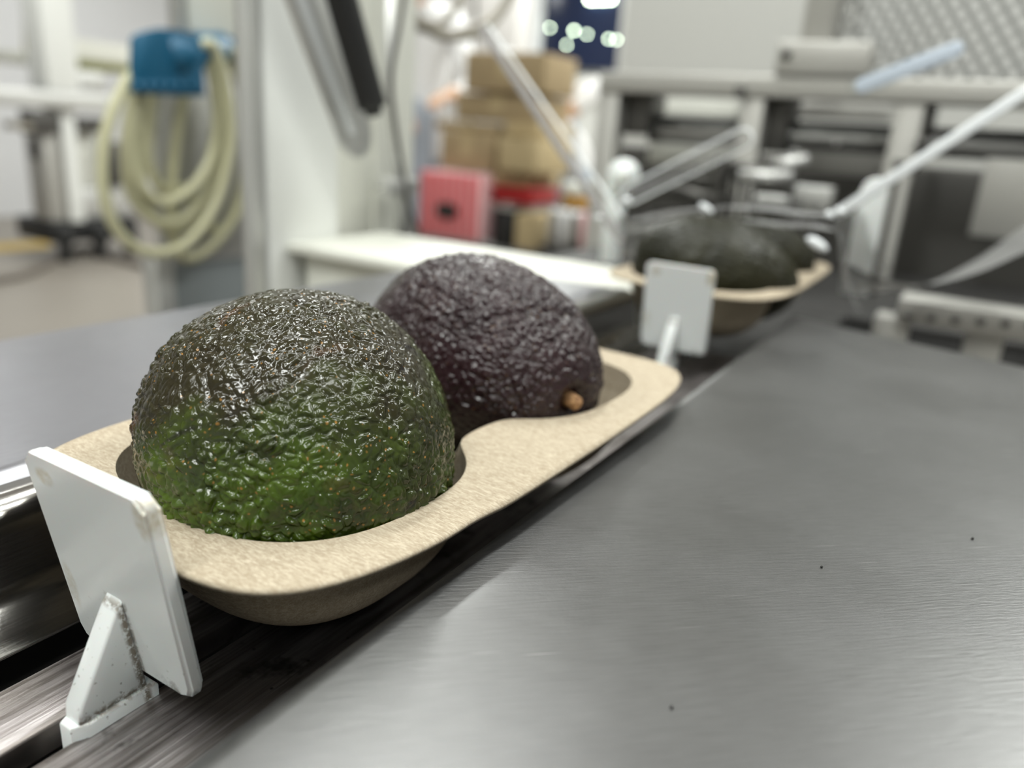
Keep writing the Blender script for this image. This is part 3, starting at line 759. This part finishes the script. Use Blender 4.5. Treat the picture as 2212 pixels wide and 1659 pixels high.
# dark machinery body under the rods
db = fr
box('body', (-.54, 1.16, FLOOR), (.9, 1.5, .075), M['steel_dark'], db, .004)
box('base_cover', (-.45, .72, FLOOR), (.8, 1.12, -.06), M['dark'], db, .004)
box('deck', (-.42, .72, -.0595), (.8, 1.0, -.052), M['dark'], db, .001)
random.seed(4)
for i in range(11):
    px = random.uniform(1400, 2150); py = random.uniform(350, 460)
    p = ony(px, py, random.uniform(.78, .9)); h = random.uniform(.008, .03)
    kind = random.choice(['steel_dark', 'steel_dark', 'steel_bg', 'dark', 'steel_dark'])
    if random.random() < .5: tube('roller_pin', [p, p + np.array([random.uniform(.02, .07), .01, random.uniform(-.01, .01)])], random.uniform(.003, .008), M[kind], db, 10)
    else: box('bracket', tuple(p), (p[0] + random.uniform(.01, .04), p[1] + .02, p[2] + h), M[kind], db, .001)
    box('standoff', (p[0] + .003, p[1] + .003, -.052), (p[0] + .009, p[1] + .009, p[2] + .001), M['steel_dark'], db, .0005)
# perforated guard sheet upper right
pg = empty('perforated_guard', (.1, 1.12, .35), 'perforated light grey metal guard sheet with rows of small holes, top right', 'guard')
xa = ony(1815, 60, 1.12)[0]
box('sheet', (xa, 1.12, hi[2] + .004), (.75, 1.122, .62), M['perf'], pg)
box('edge_frame', (xa - .012, 1.105, hi[2] + .003), (xa, 1.13, .62), M['alu'], pg, .001)
box('backing', (xa, 1.20, hi[2] + .004), (.75, 1.21, .62), mat('backing', (.16, .165, .16), .6), pg)
# slotted angle rail in front, right
ar = empty('slotted_rail', (.1, .56, FLOOR), 'pale angle rail with a row of holes on short legs beyond the right worktop', 'rail')
YR = .56
a0 = ony(1938, 668, YR); zt = ony(2080, 664, YR)[2]; zb = ony(2080, 716, YR)[2]
box('flange_front', (a0[0], YR, zb), (.42, YR + .003, zt), M['alu'], ar, .0006)
box('flange_top', (a0[0], YR + .0032, zt - .003), (.42, YR + .035, zt), M['alu'], ar, .0006)
for px in (1962, 2012, 2064, 2118, 2172, 2226):
    p = ony(px, 683 + (px - 1962)*.075, YR - .0004); tube('hole', [p, p + np.array([0, .001, 0])], .0026, M['steel_dark'], ar, 14)
for px in (2080, 1880):
    p = ony(px, 740, YR + .02); box('leg', (p[0], YR + .008, FLOOR), (p[0] + .022, YR + .03, zt - .0035 if px > 1938 else -.02), M['alu'], ar, .001)

# ------------------------------------------------------------------ clear film, acrylic guides, nylon plates
YF = .475
def strip(name, a, b, Y, w, th, depth, m_edge, parent, m_face='acrylic'):
    """acrylic plate seen edge on: its edge, coloured bright for guided light, from a to b (pixels on the plane Y), running back along +y"""
    p, q = ony(*a, Y), ony(*b, Y); d = (q - p)/np.linalg.norm(q - p); n_ = np.array([-d[2], 0, d[0]])*w/2
    c4 = [(p + n_), (q + n_), (q - n_), (p - n_)]
    prism(name, [(v[0], v[2]) for v in c4], 'y', Y, Y + th, M[m_edge], parent, th*.15)
    prism('face', [(v[0]*1, v[2]) for v in ((p + n_*.8), (q + n_*.8), (q - n_*.8), (p - n_*.8))], 'y', Y + th + .0004, Y + depth, M[m_face], parent)
g1 = empty('acrylic_guide', tuple(ony(1190, 290, YF)), 'long clear acrylic guide with edge painted pale for its glow slanting left of the rear tray', 'guide')
M['glow_dim'] = mat('glow_dim', (.58, .56, .56), .2, 0, Transmission_Weight=.4)  # greyer edge colour, painted for a dimmer guided glow
strip('glow_edge', (1036, 58), (1342, 525), YF, .0050, .002, .004, 'glow_dim', g1)
strip('inner_edge', (1052, 52), (1345, 470), YF + .02, .0016, .002, .004, 'glow_white', g1)
f0, f1 = ony(1036, 58, YF), ony(1342, 525, YF)
g3 = empty('acrylic_guide', tuple(ony(2000, 340, YF)), 'acrylic edge with painted-on white glow running up to the right picture edge', 'guide')
strip('glow_edge', (1806, 463), (2290, 150), YF, .0058, .004, .006, 'glow_white', g3)
def finger(a, b, r, Y, label, mm='glow_white'):
    g = empty('acrylic_finger', tuple(ony(*a, Y)), label, 'guide finger')
    p, q = ony(*a, Y), ony(*b, Y)
    P0 = (p[0], p[2]); P1 = (q[0], q[2])
    prism('blade', capsule_poly(P0, P1, r*.80), 'y', Y, Y + .0025, M['haze'], g)
    pts = [(x, Y + .001, z) for x, z in capsule_poly(P0, P1, r)]
    tube('rim', pts, .0007, M[mm], g, 8, closed=True)  # white rim paints the bright edge of the clear blade
    return g
finger((1362, 420), (1604, 300), .0060, .50, 'clear acrylic finger with rounded tip above the rear avocado, left one')
M['bluish'] = mat('bluish_acrylic', (.74, .83, .95), .25, 0, Transmission_Weight=.2)
g = empty('acrylic_finger', tuple(ony(1868, 182, .56)), 'bluish clear acrylic finger with rounded tip before the perforated guard', 'guide finger')
p, q = ony(1862, 184, .56), ony(2064, 106, .56)
prism('blade', capsule_poly((p[0], p[2]), (q[0], q[2]), .0046), 'y', .56, .5635, M['bluish'], g, .0008)
prism('root_edge', capsule_poly((p[0] - .004, p[2] - .0015), (p[0] + .012, p[2] + .0045), .0052), 'y', .5645, .567, M['acrylic'], g)
# white nylon folding plates
def nylon(a0, a1, ytop, ybot, Y, th, label):
    g = empty('folding_plate', tuple(ony(a0, ybot, Y)), label, 'folding plate')
    x0 = ony(a0, (ytop + ybot)/2, Y)[0]; x1 = ony(a1, (ytop + ybot)/2, Y)[0]; zt_ = ony((a0 + a1)/2, ytop, Y)[2]; zb_ = ony((a0 + a1)/2, ybot, Y)[2]
    r = (x1 - x0)/2; poly = [(x0, zb_)] + [(x0 + r - r*math.cos(t), zt_ - r*1.3 + r*1.3*math.sin(t)) for t in [math.pi*i/12 for i in range(13)]] + [(x1, zb_)]
    prism('plate', poly, 'y', Y, Y + th, M['nylon'], g, .0015)
    return g, x0, x1, zt_, zb_
nylon(1838, 1896, 382, 640, .575, .012, 'white nylon folding plate with rounded top right of the rear tray')
g, x0, x1, zt_, zb_ = nylon(1302, 1330, 372, 570, .60, .02, 'narrow white nylon folding plate left of the rear tray')
g = empty('nylon_roller', tuple(ony(1345, 375, .60)), 'cream nylon roller disc on the left folding plate', 'roller')
p = ony(1346, 378, .59); tube('disc', [p, p + np.array([-.004, .012, 0])], .0125, M['nylon'], g, 24)
p = ony(1346, 378, .587); tube('hub', [p, p + np.array([0, .004, 0])], .004, M['white'], g, 12)

# clear film web formed into a tube over the rear tray
def film(name, sections, label, parent=None, nseg=70):
    rows = [spline(s, nseg) for s in sections]; n = min(len(r) for r in rows); rows = [r[:n] for r in rows]
    cols = [spline([r[i] for r in rows], 24) for i in range(n)]; m_ = len(cols[0]); vs = []; fs = []
    for i in range(n):
        for j in range(m_): vs.append(cols[i][j])
    for i in range(n - 1):
        for j in range(m_ - 1):
            a = i*m_ + j; fs.append((a, a + m_, a + m_ + 1, a + 1))
    o = mesh_obj(name, vs, fs, M['film']); tag(o, label, 'film'); return o
def wob(P, s): return [(p[0] + .0012*math.sin(i*2.1 + s), p[1] + .002*math.sin(i*1.3 + s), p[2] + .0012*math.cos(i*1.7 + s)) for i, p in enumerate(P)]
mouth = [ony(1342, 560, .45), ony(1338, 520, .45), ony(1345, 462, .45), ony(1440, 448, .45), ony(1560, 440, .45), ony(1680, 448, .45), ony(1790, 466, .45), ony(1808, 520, .45), ony(1822, 580, .45), ony(1850, 655, .45)]
secs = []
for dy, sc_ in ((0, 1), (.05, 1.0), (.11, .97), (.18, .93)):
    secs.append(wob([(p[0]*1 if True else 0, p[1] + dy, (p[2] + .02)*sc_ - .02) for p in mouth], dy*40))
film('film_tube', secs, 'clear plastic film folded like a tube over the rear tray and avocado')
right = []
for dz, k_ in ((0, 0), (.3, 1), (.6, 2), (1, 3)):
    pts = [ony(1815, 560 + 70*dz, .452 + .01*k_), ony(1900, 600 + 30*dz, .46 + .02*k_), ony(2000, 615 + 0*dz, .47 + .03*k_), ony(2110, 590 - 30*dz, .47 + .04*k_), ony(2215, 545 - 60*dz, .47 + .05*k_), ony(2330, 500 - 90*dz, .47 + .06*k_)]
    right.append(pts)
ff = film('film_flap', right, 'slack clear film edge sweeping right from the wrapped rear tray'); ff.data.materials[0] = M['haze']
FT = bpy.data.objects['film_tube']
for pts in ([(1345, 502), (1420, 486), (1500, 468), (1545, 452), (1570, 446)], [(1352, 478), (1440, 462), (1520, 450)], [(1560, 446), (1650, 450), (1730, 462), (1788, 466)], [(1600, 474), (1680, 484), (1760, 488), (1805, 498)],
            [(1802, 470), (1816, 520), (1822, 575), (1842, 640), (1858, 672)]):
    tube('highlight_streak', spline([ony(a, b, .448) for a, b in pts], 24), lambda t: .0003 + .0009*math.sin(math.pi*min(1, max(0, t))), M['haze'], FT, 8)  # added hazy tubes, shaped as highlight streaks along the film folds
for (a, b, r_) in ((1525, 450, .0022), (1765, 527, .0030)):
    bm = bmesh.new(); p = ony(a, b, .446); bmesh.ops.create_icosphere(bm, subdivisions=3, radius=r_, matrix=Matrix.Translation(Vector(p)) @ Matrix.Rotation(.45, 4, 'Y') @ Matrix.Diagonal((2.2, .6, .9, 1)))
    setparent(bm_obj('highlight_spot', bm, M['glow_white'], None, True), FT)  # white blobs added as bright highlight spots on the film
# small bright fittings where film meets guide
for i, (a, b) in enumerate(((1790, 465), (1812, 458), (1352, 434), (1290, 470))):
    p = ony(a, b, .452); o = tube('film_clip', [p, p + np.array([0, .004, 0])], .0022 if i < 3 else .0015, M['glow_white'], None, 12)
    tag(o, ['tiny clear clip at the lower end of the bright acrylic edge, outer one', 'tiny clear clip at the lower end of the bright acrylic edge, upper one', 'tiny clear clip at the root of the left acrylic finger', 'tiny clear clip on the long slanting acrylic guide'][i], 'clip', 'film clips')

# ------------------------------------------------------------------ far background
# pile of cartons on a pallet
def carton(lo, hi, label, m_='card', rot=0):
    o = empty('cardboard_box', tuple((np.array(lo) + np.array(hi))/2*np.array([1, 1, 0]) + np.array([0, 0, lo[2]])), label, 'box', 'cardboard boxes in the stack')
    w = np.array(hi) - np.array(lo); b = box('carton', (-w[0]/2, -w[1]/2, 0), (w[0]/2, w[1]/2, w[2]), M[m_], None, .006); b.parent = o
    t = box('flap_seam', (-w[0]/2 - .001, -.004, w[2]), (w[0]/2 + .001, .004, w[2] + .002), M['card2'], None); t.parent = o
    t = box('packing_tape', (-.03, -w[1]/2 - .001, w[2]*.35), (.03, -w[1]/2, w[2] + .001), M['card2'], None); t.parent = o
    o.rotation_euler = (0, 0, rot); return o
YC = 2.7
def cb(px0, px1, py0, py1, Y, label, m_='card', d=.4, rot=0):
    l_, h_ = ybox(px0, px1, py0, py1, Y, d); return carton(l_, h_, label, m_, rot)
cb(1004, 1178, 112, 198, YC, 'wide brown cardboard box, topmost of the stack', 'card', .26)
cb(985, 1165, 203, 262, YC + .03, 'brown cardboard box second from the top of the stack', 'card', .24)
cb(952, 1066, 284, 368, YC - .02, 'brown cardboard box at the left, resting on the red striped crate', 'card', .26)
cb(1075, 1160, 297, 372, YC - .06, 'pale brown cardboard box at the right, third layer of the stack', 'card2', .3)
cb(940, 1076, 264, 283, YC, 'thin flattened cardboard box left under the second box', 'card', .25)
cb(1088, 1165, 264, 296, YC, 'low cardboard box right under the second box', 'card2', .3)
cb(1058, 1135, 374, 400, YC, 'low cardboard box resting on the red tray', 'card2', .3)
cb(1112, 1160, 462, 540, YC - .1, 'small cardboard box lowest at the right of the stack', 'card2', .3)
# ribbed pink and red crate
l_, h_ = ybox(905, 1034, 372, 516, YC - .1, .20)
pc = empty('ribbed_crate', (l_[0], l_[1], l_[2]), 'red and white striped plastic crate with dark hand hole, left of the stack', 'crate')
box('body', (l_[0], l_[1] + .012, l_[2]), h_, M['pinkc'], pc, .01)
n = 8
for i in range(n):
    x = l_[0] + (h_[0] - l_[0])*(i + .5)/n
    box('rib', (x - .0075, l_[1] - .004, l_[2] + .004), (x + .0075, l_[1] + .011, h_[2] - .002), M['redc'], pc, .001)
xc, zc = (l_[0] + h_[0])/2 - .005, (l_[2] + h_[2])/2 - .02
prism('hand_hole', [(xc + .055*math.cos(t), zc + .033*math.sin(t)) for t in [2*math.pi*i/24 for i in range(24)]], 'y', l_[1] - .0065, l_[1] + .004, M['dark'], pc)
l2, h2 = ybox(1062, 1145, 404, 440, YC - .04, .24)
rtv = empty('red_tray', (l2[0], l2[1], l2[2]), 'deep red plastic tray under a low cardboard box', 'tray')
box('body', l2, h2, M['redtray'], rtv, .01); box('lip', (l2[0] - .01, l2[1] - .01, h2[2] - .016), (h2[0] + .01, h2[1] + .01, h2[2] - .004), M['redtray'], rtv, .004)
l2, h2 = ybox(1062, 1106, 446, 535, YC - .05, .14)
dk = empty('dark_crate', tuple(l2), 'black plastic crate low in the stack between striped crate and small box', 'crate')
box('body', l2, h2, M['rubber'], dk, .01); box('lip', (l2[0] - .008, l2[1] - .008, h2[2] - .012), (h2[0] + .008, h2[1] + .008, h2[2]), M['alu'], dk, .004)
# fill to the floor under the stack
zb0 = l_[2]
pa = empty('pallet_base', (-1.75, YC + .1, FLOOR), 'dark pallet and plinth carrying the stack of boxes', 'pallet')
box('deck', (-2.15, YC - .12, zb0 - .06), (-1.34, YC + .28, zb0 - .03), M['steel_dark'], pa, .004)
for x in (-2.1, -1.75, -1.43): box('block', (x, YC - .1, FLOOR), (x + .08, YC + .26, zb0 - .061), M['steel_dark'], pa, .004)
# round buckets right of the stack
l2, h2 = ybox(1190, 1262, 395, 455, YC - .2, .2)
bk = empty('bucket', ((l2[0] + h2[0])/2, YC - .1, l2[2]), 'orange and white round tub on a dark crate right of the boxes', 'tub')
c0 = np.array([(l2[0] + h2[0])/2, YC - .1, l2[2]]); r_ = (h2[0] - l2[0])/2
tube('tub', [c0, c0 + np.array([0, 0, (h2[2] - l2[2])*.55])], r_*.92, mat('amber', (.50, .26, .05), .4), bk, 24)
tube('lid', [c0 + np.array([0, 0, (h2[2] - l2[2])*.56]), c0 + np.array([0, 0, (h2[2] - l2[2])])], r_, M['cream'], bk, 24)
l3, h3 = ybox(1185, 1290, 458, 560, YC - .25, .3)
bc = empty('tool_trolley', tuple(l3), 'dark trolley with pale bottles below the orange tub', 'trolley')
box('body', (l3[0], l3[1], FLOOR), h3, M['rubber'], bc, .01)
for i in range(4):
    x = l3[0] + .03 + i*(h3[0] - l3[0] - .05)/3.3
    tube('bottle', [(x, l3[1] - .03, l3[2] + .04), (x, l3[1] - .03, l3[2] + .15), (x, l3[1] - .03, l3[2] + .17)], .018, M[['alu', 'coat', 'steel_bg', 'pinkc'][i]], bc, 14)
box('shelf', (l3[0], l3[1] - .06, l3[2] + .028), (h3[0], l3[1], l3[2] + .04), M['steel_dark'], bc, .002)

# window with night lights and a wall pier
wy = 6.9
l2, h2 = ybox(1160, 1345, -60, 150, wy, .05)
wn = empty('window_1', tuple(l2), None); struct(wn)
wn['label'] = 'dark window with blurred greenish lamps behind the boxes'
box('pane', l2, h2, M['glassdark'], wn)
box('window_frame', (l2[0] - .06, wy - .03, l2[2] - .06), (l2[0], wy + .05, h2[2] + .06), M['wallwhite'], wn)
box('window_frame', (h2[0], wy - .03, l2[2] - .06), (h2[0] + .06, wy + .05, h2[2] + .06), M['steel_bg'], wn)
box('window_sill', (l2[0] - .06, wy - .08, l2[2] - .12), (h2[0] + .06, wy + .05, l2[2] - .06), M['wallgrey'], wn)
l2, h2 = ybox(1118, 1152, -80, 400, wy - .12, .12); struct(box('trim_1', (l2[0], l2[1], FLOOR), (h2[0], h2[1], CEIL), mat('pier', (.88, .88, .90), .5)))
em = bpy.data.materials.new('lamp_glow'); em.use_nodes = True; em.node_tree.nodes.clear()
e_ = em.node_tree.nodes.new('ShaderNodeEmission'); e_.inputs[0].default_value = (.82, 1, .74, 1); e_.inputs[1].default_value = 16
o_ = em.node_tree.nodes.new('ShaderNodeOutputMaterial'); em.node_tree.links.new(e_.outputs[0], o_.inputs[0])
names = ['leftmost', 'second from left, upper', 'lower left', 'large middle', 'right of the middle one', 'low centre', 'far right', 'far right inner']
for i, (a, b, r_) in enumerate(((1163, 56, .011), (1188, 60, .010), (1160, 88, .010), (1240, 66, .013), (1268, 74, .010), (1224, 97, .010), (1315, 84, .011), (1332, 86, .010), )):
    p = ony(a, b, wy - .012); o = empty('lamp', tuple(p), 'small glowing greenish lamp before the dark window, %s' % names[i], 'lamp', 'lamps at the dark window')
    bm = bmesh.new(); bmesh.ops.create_icosphere(bm, subdivisions=2, radius=r_); s_ = bm_obj('bulb', bm, em, o, True)
    tube('cap', [(p[0], p[1], p[2] + r_*.9), (p[0], p[1], p[2] + r_*1.6)], r_*.5, M['steel_dark'], None, 8).name = 'cap'
    cpo = bpy.data.objects[-1] if False else [q for q in COL.objects if q.name.startswith('cap')][-1]
    setparent(cpo, o)
l2, h2 = ybox(1270, 1322, -12, 2, wy - .035, .03); o = box('ceiling_lamp', l2, h2, em); tag(o, 'bright lamp at the very top edge above the dark window', 'lamp')
# grey room divider panels far right
dv = empty('divider_panel', (0, 2.2, FLOOR), 'plain light grey enclosure panel behind the machine beam', 'panel')
l2, h2 = ybox(1345, 1800, -80, 200, 2.3, .04)
box('panel', (l2[0], l2[1], FLOOR), (2.6, h2[1], 1.7), M['wallgrey'], dv, .004)
l2, h2 = ybox(1064, 1116, -80, 240, 5.5, .2); cb_ = empty('grey_cabinet', (l2[0], l2[1], FLOOR), 'tall plain grey cabinet behind the stack of boxes, left of the white pier', 'cabinet')
x9 = ony(880, 100, 5.5)[0]
box('body', (x9, l2[1], FLOOR), (h2[0], h2[1], 1.75), mat('greycab', (.50, .48, .46), .5), cb_, .01)
box('door_strip', (h2[0] - .4, l2[1] - .01, FLOOR + .1), (h2[0] - .38, l2[1], 1.7), M['steel_dark'], cb_)

# left background: packing machine with column, rail, casters
XM = -5.0
pm = empty('packing_machine', (XM, 2.9, FLOOR), 'white and grey packing machine with column and casters by the left wall', 'machine')
def xb(name, px0, px1, py0, py1, X, d, mm, bev=.004, parent=pm):
    l_, h_ = xbox(px0, px1, py0, py1, X, d); return box(name, l_, h_, M[mm], parent, bev)
xb('column', 88, 158, -120, 195, XM + .1, .2, 'white')
xb('cross_rail', -60, 262, 196, 232, XM + .12, .25, 'steel_bg')
xb('leg', 98, 142, 250, 478, XM, .2, 'alu'); xb('leg', 142, 172, 232, 480, XM + .04, .2, 'white')
xb('side_panel', 172, 236, 282, 420, XM - .1, .2, 'cream')
xb('motor', 26, 72, 264, 280, XM + .1, .1, 'hosegrey'); xb('motor_mount', 66, 128, 240, 290, XM + .08, .12, 'steel_dark')
xb('clamp', 168, 232, 255, 285, XM + .02, .1, 'steel_dark'); xb('handle', 72, 84, 300, 345, XM + .05, .05, 'rubber', .01)
xb('control_box', 238, 276, 308, 402, XM + .02, .2, 'steel_dark')
xb('base_beam', 175, 275, 405, 470, XM - .05, .2, 'steel_bg')
xb('base', 108, 300, 474, 520, XM + .02, .4, 'rubber', .02)
for px in (128, 205, 270):
    p = onx(px, 512, XM + .1); tube('caster', [p, p + np.array([0, .06, 0])], .06, M['rubber'], pm, 18)
    box('caster_foot', (p[0] - .03, p[1], FLOOR), (p[0] + .03, p[1] + .05, p[2]), M['rubber'], pm, .004)
tr_ = empty('cream_tray', tuple(onx(220, 120, XM)), 'cream tray with green underside on the packing machine', 'tray')
xb('top', 160, 290, 92, 134, XM - .05, .3, 'cream', .004, tr_); xb('underside', 160, 290, 135, 152, XM - .06, .28, 'green', .004, tr_)
xb('hanger', 160, 228, 153, 196, XM - .08, .2, 'steel_bg', .004, tr_)
yp_ = empty('yellow_pipe', tuple(onx(62, 60, XM - .3)), 'pale yellow vertical pipe above a white ledge near the left wall', 'pipe')
tube('pipe', [onx(54, -120, XM - .3), onx(64, 112, XM - .3)], .032, mat('paleyellow', (.62, .58, .34), .4), yp_, 14)
xb('ledge', 24, 92, 112, 138, XM - .25, .25, 'cream', .01, yp_)
# floor cable and yellow floor marking
fc = [onz(a, b, FLOOR + .02) for a, b in ((-80, 612), (0, 602), (60, 590), (110, 565), (150, 545), (200, 540), (260, 560), (330, 580))]
tag(tube('floor_cable', spline(fc, 40), .02, mat('floorcable', (.16, .14, .12), .6), None, 10), 'grey brown cable snaking across the floor by the packing machine', 'cable')
q = [onz(a, b, FLOOR + .002) for a, b in ((-80, 548), (110, 535), (108, 520), (-80, 530))]
o = mesh_obj('trim_2', q, [(0, 1, 2, 3)], M['yellow'], None, False); struct(o)

# ------------------------------------------------------------------ workers (blurred, behind the stack)
def skin_fig(name, joints, edges, radii, root, mats, matfun, parent, sub=1):
    me = bpy.data.meshes.new(name); me.from_pydata(joints, edges, []); o = bpy.data.objects.new(name, me); COL.objects.link(o)
    md = o.modifiers.new('skin', 'SKIN'); me.skin_vertices[0].data
    for i, r in enumerate(radii):
        me.skin_vertices[0].data[i].radius = (r, r) if not isinstance(r, tuple) else r
        me.skin_vertices[0].data[i].use_root = (i == root)
    sb = o.modifiers.new('s', 'SUBSURF'); sb.levels = sub; sb.render_levels = sub
    dg = bpy.context.evaluated_depsgraph_get(); me2 = bpy.data.meshes.new_from_object(o.evaluated_get(dg))
    o.modifiers.clear(); o.data = me2
    me2.materials.clear()
    for mm in mats: me2.materials.append(mm)
    for p in me2.polygons: p.material_index = matfun(p.center); p.use_smooth = True
    o.parent = parent; return o
def worker(pos, yaw, label, handL, handR, lean=0.0):
    """local frame: facing -y, feet at z=0. hands given in local coordinates"""
    root = empty('person', pos, label, 'person', 'workers at the box stack'); root.rotation_euler = (0, 0, yaw)
    ly = lambda z: -lean*max(0, z - .9)
    sh = 1.42 if lean < .3 else 1.10
    J = [(0, 0, .95), (0, ly(1.15), 1.15), (0, ly(sh - .04), sh - .04), (0, ly(sh + .09) - .01, sh + .09) if lean < .3 else (0, ly(sh) - .12, sh + .04)]
    E_ = [(0, 1), (1, 2), (2, 3)]; Rr = [(.15, .11), (.14, .10), (.16, .11), .055]
    def addj(p, par, r): J.append(p); Rr.append(r); E_.append((par, len(J) - 1)); return len(J) - 1
    for s in (-1, 1):
        h = addj((s*.10, 0, .88), 0, .10); kn = addj((s*.11, -.03, .48), h, .065); an = addj((s*.11, .02, .09), kn, .045); addj((s*.12, -.14, .04), an, .04)
    hands = {}
    for s, hd in ((-1, handL), (1, handR)):
        S0 = np.array((s*.19, ly(sh), sh)); H = np.array(hd)
        mid = (S0 + H)/2; d = H - S0; L_ = np.linalg.norm(d); out = np.array((s*.55, .35, -.75)) if lean < .3 else np.array((s*.85 if s > 0 else -.2, .1, .5)); out /= np.linalg.norm(out)
        bend_ = math.sqrt(max(0, .285**2 - (L_/2)**2)); el = mid + out*bend_
        a = addj(tuple(S0), 2, .065); b = addj(tuple(el), a, .048); w_ = addj(tuple(el + (H - el)*.88), b, .032)
        hands[s] = (el, H)
    wrists = [hands[s][0] + (hands[s][1] - hands[s][0])*.80 for s in (-1, 1)]
    def mf(c):
        if c.z < .10: return 3
        if c.z < .80: return 2
        for s, w_ in zip((-1, 1), wrists):
            if (c - Vector(w_)).length < .055: return 1
        if c.z > sh + .05 and abs(c.x) < .08: return 1
        return 0
    skin_fig('body', J, E_, Rr, 0, [M['coat'], M['skin'], M['apron'], M['rubber']], mf, root, 2)
    # apron over the coat
    prism('apron', [(-.17, .52), (.17, .52), (.17, 1.02), (.10, 1.08), (-.10, 1.08), (-.17, 1.02)], 'y', -.155, -.145, M['apron'], None, .002).parent = root
    for s in (-1, 1):
        el, H = hands[s]; d = (H - el)/np.linalg.norm(H - el); side = np.cross(d, (0, 0, 1)); side /= np.linalg.norm(side)
        base = H - d*.03; J2 = [tuple(base - d*.04), tuple(base + d*.045)]; E2 = [(0, 1)]; R2 = [(.030, .022), (.036, .018)]
        for f in range(4):
            o_f = side*(f - 1.5)*.019; Ls = (.034, .038, .036, .028)[f]
            r0 = tuple(base + d*.055 + o_f); r1 = tuple(base + d*(.055 + Ls) + o_f + np.array((0, 0, -.012))); r2 = tuple(base + d*(.055 + Ls*1.5) + o_f + np.array((0, 0, -.036)))
            i0 = len(J2); J2 += [r0, r1, r2]; E2 += [(1, i0), (i0, i0 + 1), (i0 + 1, i0 + 2)]; R2 += [.0095, .009, .0075]
        i0 = len(J2); J2 += [tuple(base + d*.01 - side*s*.035), tuple(base + d*.04 - side*s*.05 + np.array((0, 0, -.015)))]; E2 += [(0, i0), (i0, i0 + 1)]; R2 += [.011, .009]
        skin_fig('hand', J2, E2, R2, 0, [M['skin']], lambda c: 0, root, 1)
    hy = ly(sh + .20) - .02 if lean < .3 else ly(sh) - .20; hz = 0 if lean < .3 else -.14
    bm = bmesh.new(); bmesh.ops.create_uvsphere(bm, u_segments=20, v_segments=14, radius=1)
    for v in bm.verts:
        x, y, z = v.co; v.co = Vector((x*.075*(1 - .18*max(0, -z)), y*.095, z*.118))
        if y < -.8 and abs(x) < .25 and -.25 < z < .1: v.co.y -= .014
    bmesh.ops.translate(bm, verts=bm.verts, vec=(0, hy, sh + .22 + hz)); bm_obj('head', bm, M['skin'], root, True)
    bm = bmesh.new(); bmesh.ops.create_uvsphere(bm, u_segments=20, v_segments=12, radius=1)
    bmesh.ops.delete(bm, geom=[v for v in bm.verts if v.co.z < -.1 + (.35 if v.co.y < -.3 else 0)], context='VERTS')
    for v in bm.verts: v.co = Vector((v.co.x*.084, v.co.y*.102 + .006, v.co.z*.124))
    bmesh.ops.translate(bm, verts=bm.verts, vec=(0, hy, sh + .23 + hz)); bm_obj('cap', bm, M['coat'], root, True)
    for s in (-1, 1):
        bm = bmesh.new(); bmesh.ops.create_icosphere(bm, subdivisions=2, radius=.011, matrix=Matrix.Translation((s*.03, hy - .086, sh + .23 + hz))); bm_obj('eye', bm, M['hair'], root, True)
        bm = bmesh.new(); bmesh.ops.create_icosphere(bm, subdivisions=2, radius=.02, matrix=Matrix.Translation((s*.077, hy + .0, sh + .215 + hz)) @ Matrix.Diagonal((.4, .8, 1.4, 1))); bm_obj('ear', bm, M['skin'], root, True)
    bm = bmesh.new(); bmesh.ops.create_icosphere(bm, subdivisions=2, radius=.02, matrix=Matrix.Translation((0, hy - .088, sh + .155 + hz)) @ Matrix.Diagonal((1.2, .4, .3, 1))); bm_obj('mouth', bm, mat('lips', (.45, .2, .17), .5), root, True)
    return root

def local(px, py, Y, pos, yaw):
    w = ony(px, py, Y) - np.array(pos); c, s_ = math.cos(-yaw), math.sin(-yaw)
    return (w[0]*c - w[1]*s_, w[0]*s_ + w[1]*c, w[2])
for (px, Y, yaw, hl, hr, lean, lab) in (
    (893, 3.03, .22, (872, 246, 2.80), (957, 210, 2.78), .0, 'person in white coat and pale blue apron, hands forward, left of the box stack'),
    (1217, 3.64, -.1, (1150, 200, 3.04), (1203, 262, 3.02), 1.6, 'person in white coat bending forward behind the box stack, elbow out at its right')):
    b = ony(px, 300, Y); pos = (b[0], b[1], FLOOR)
    worker(pos, yaw, lab, local(*hl, pos, yaw), local(*hr, pos, yaw), lean)
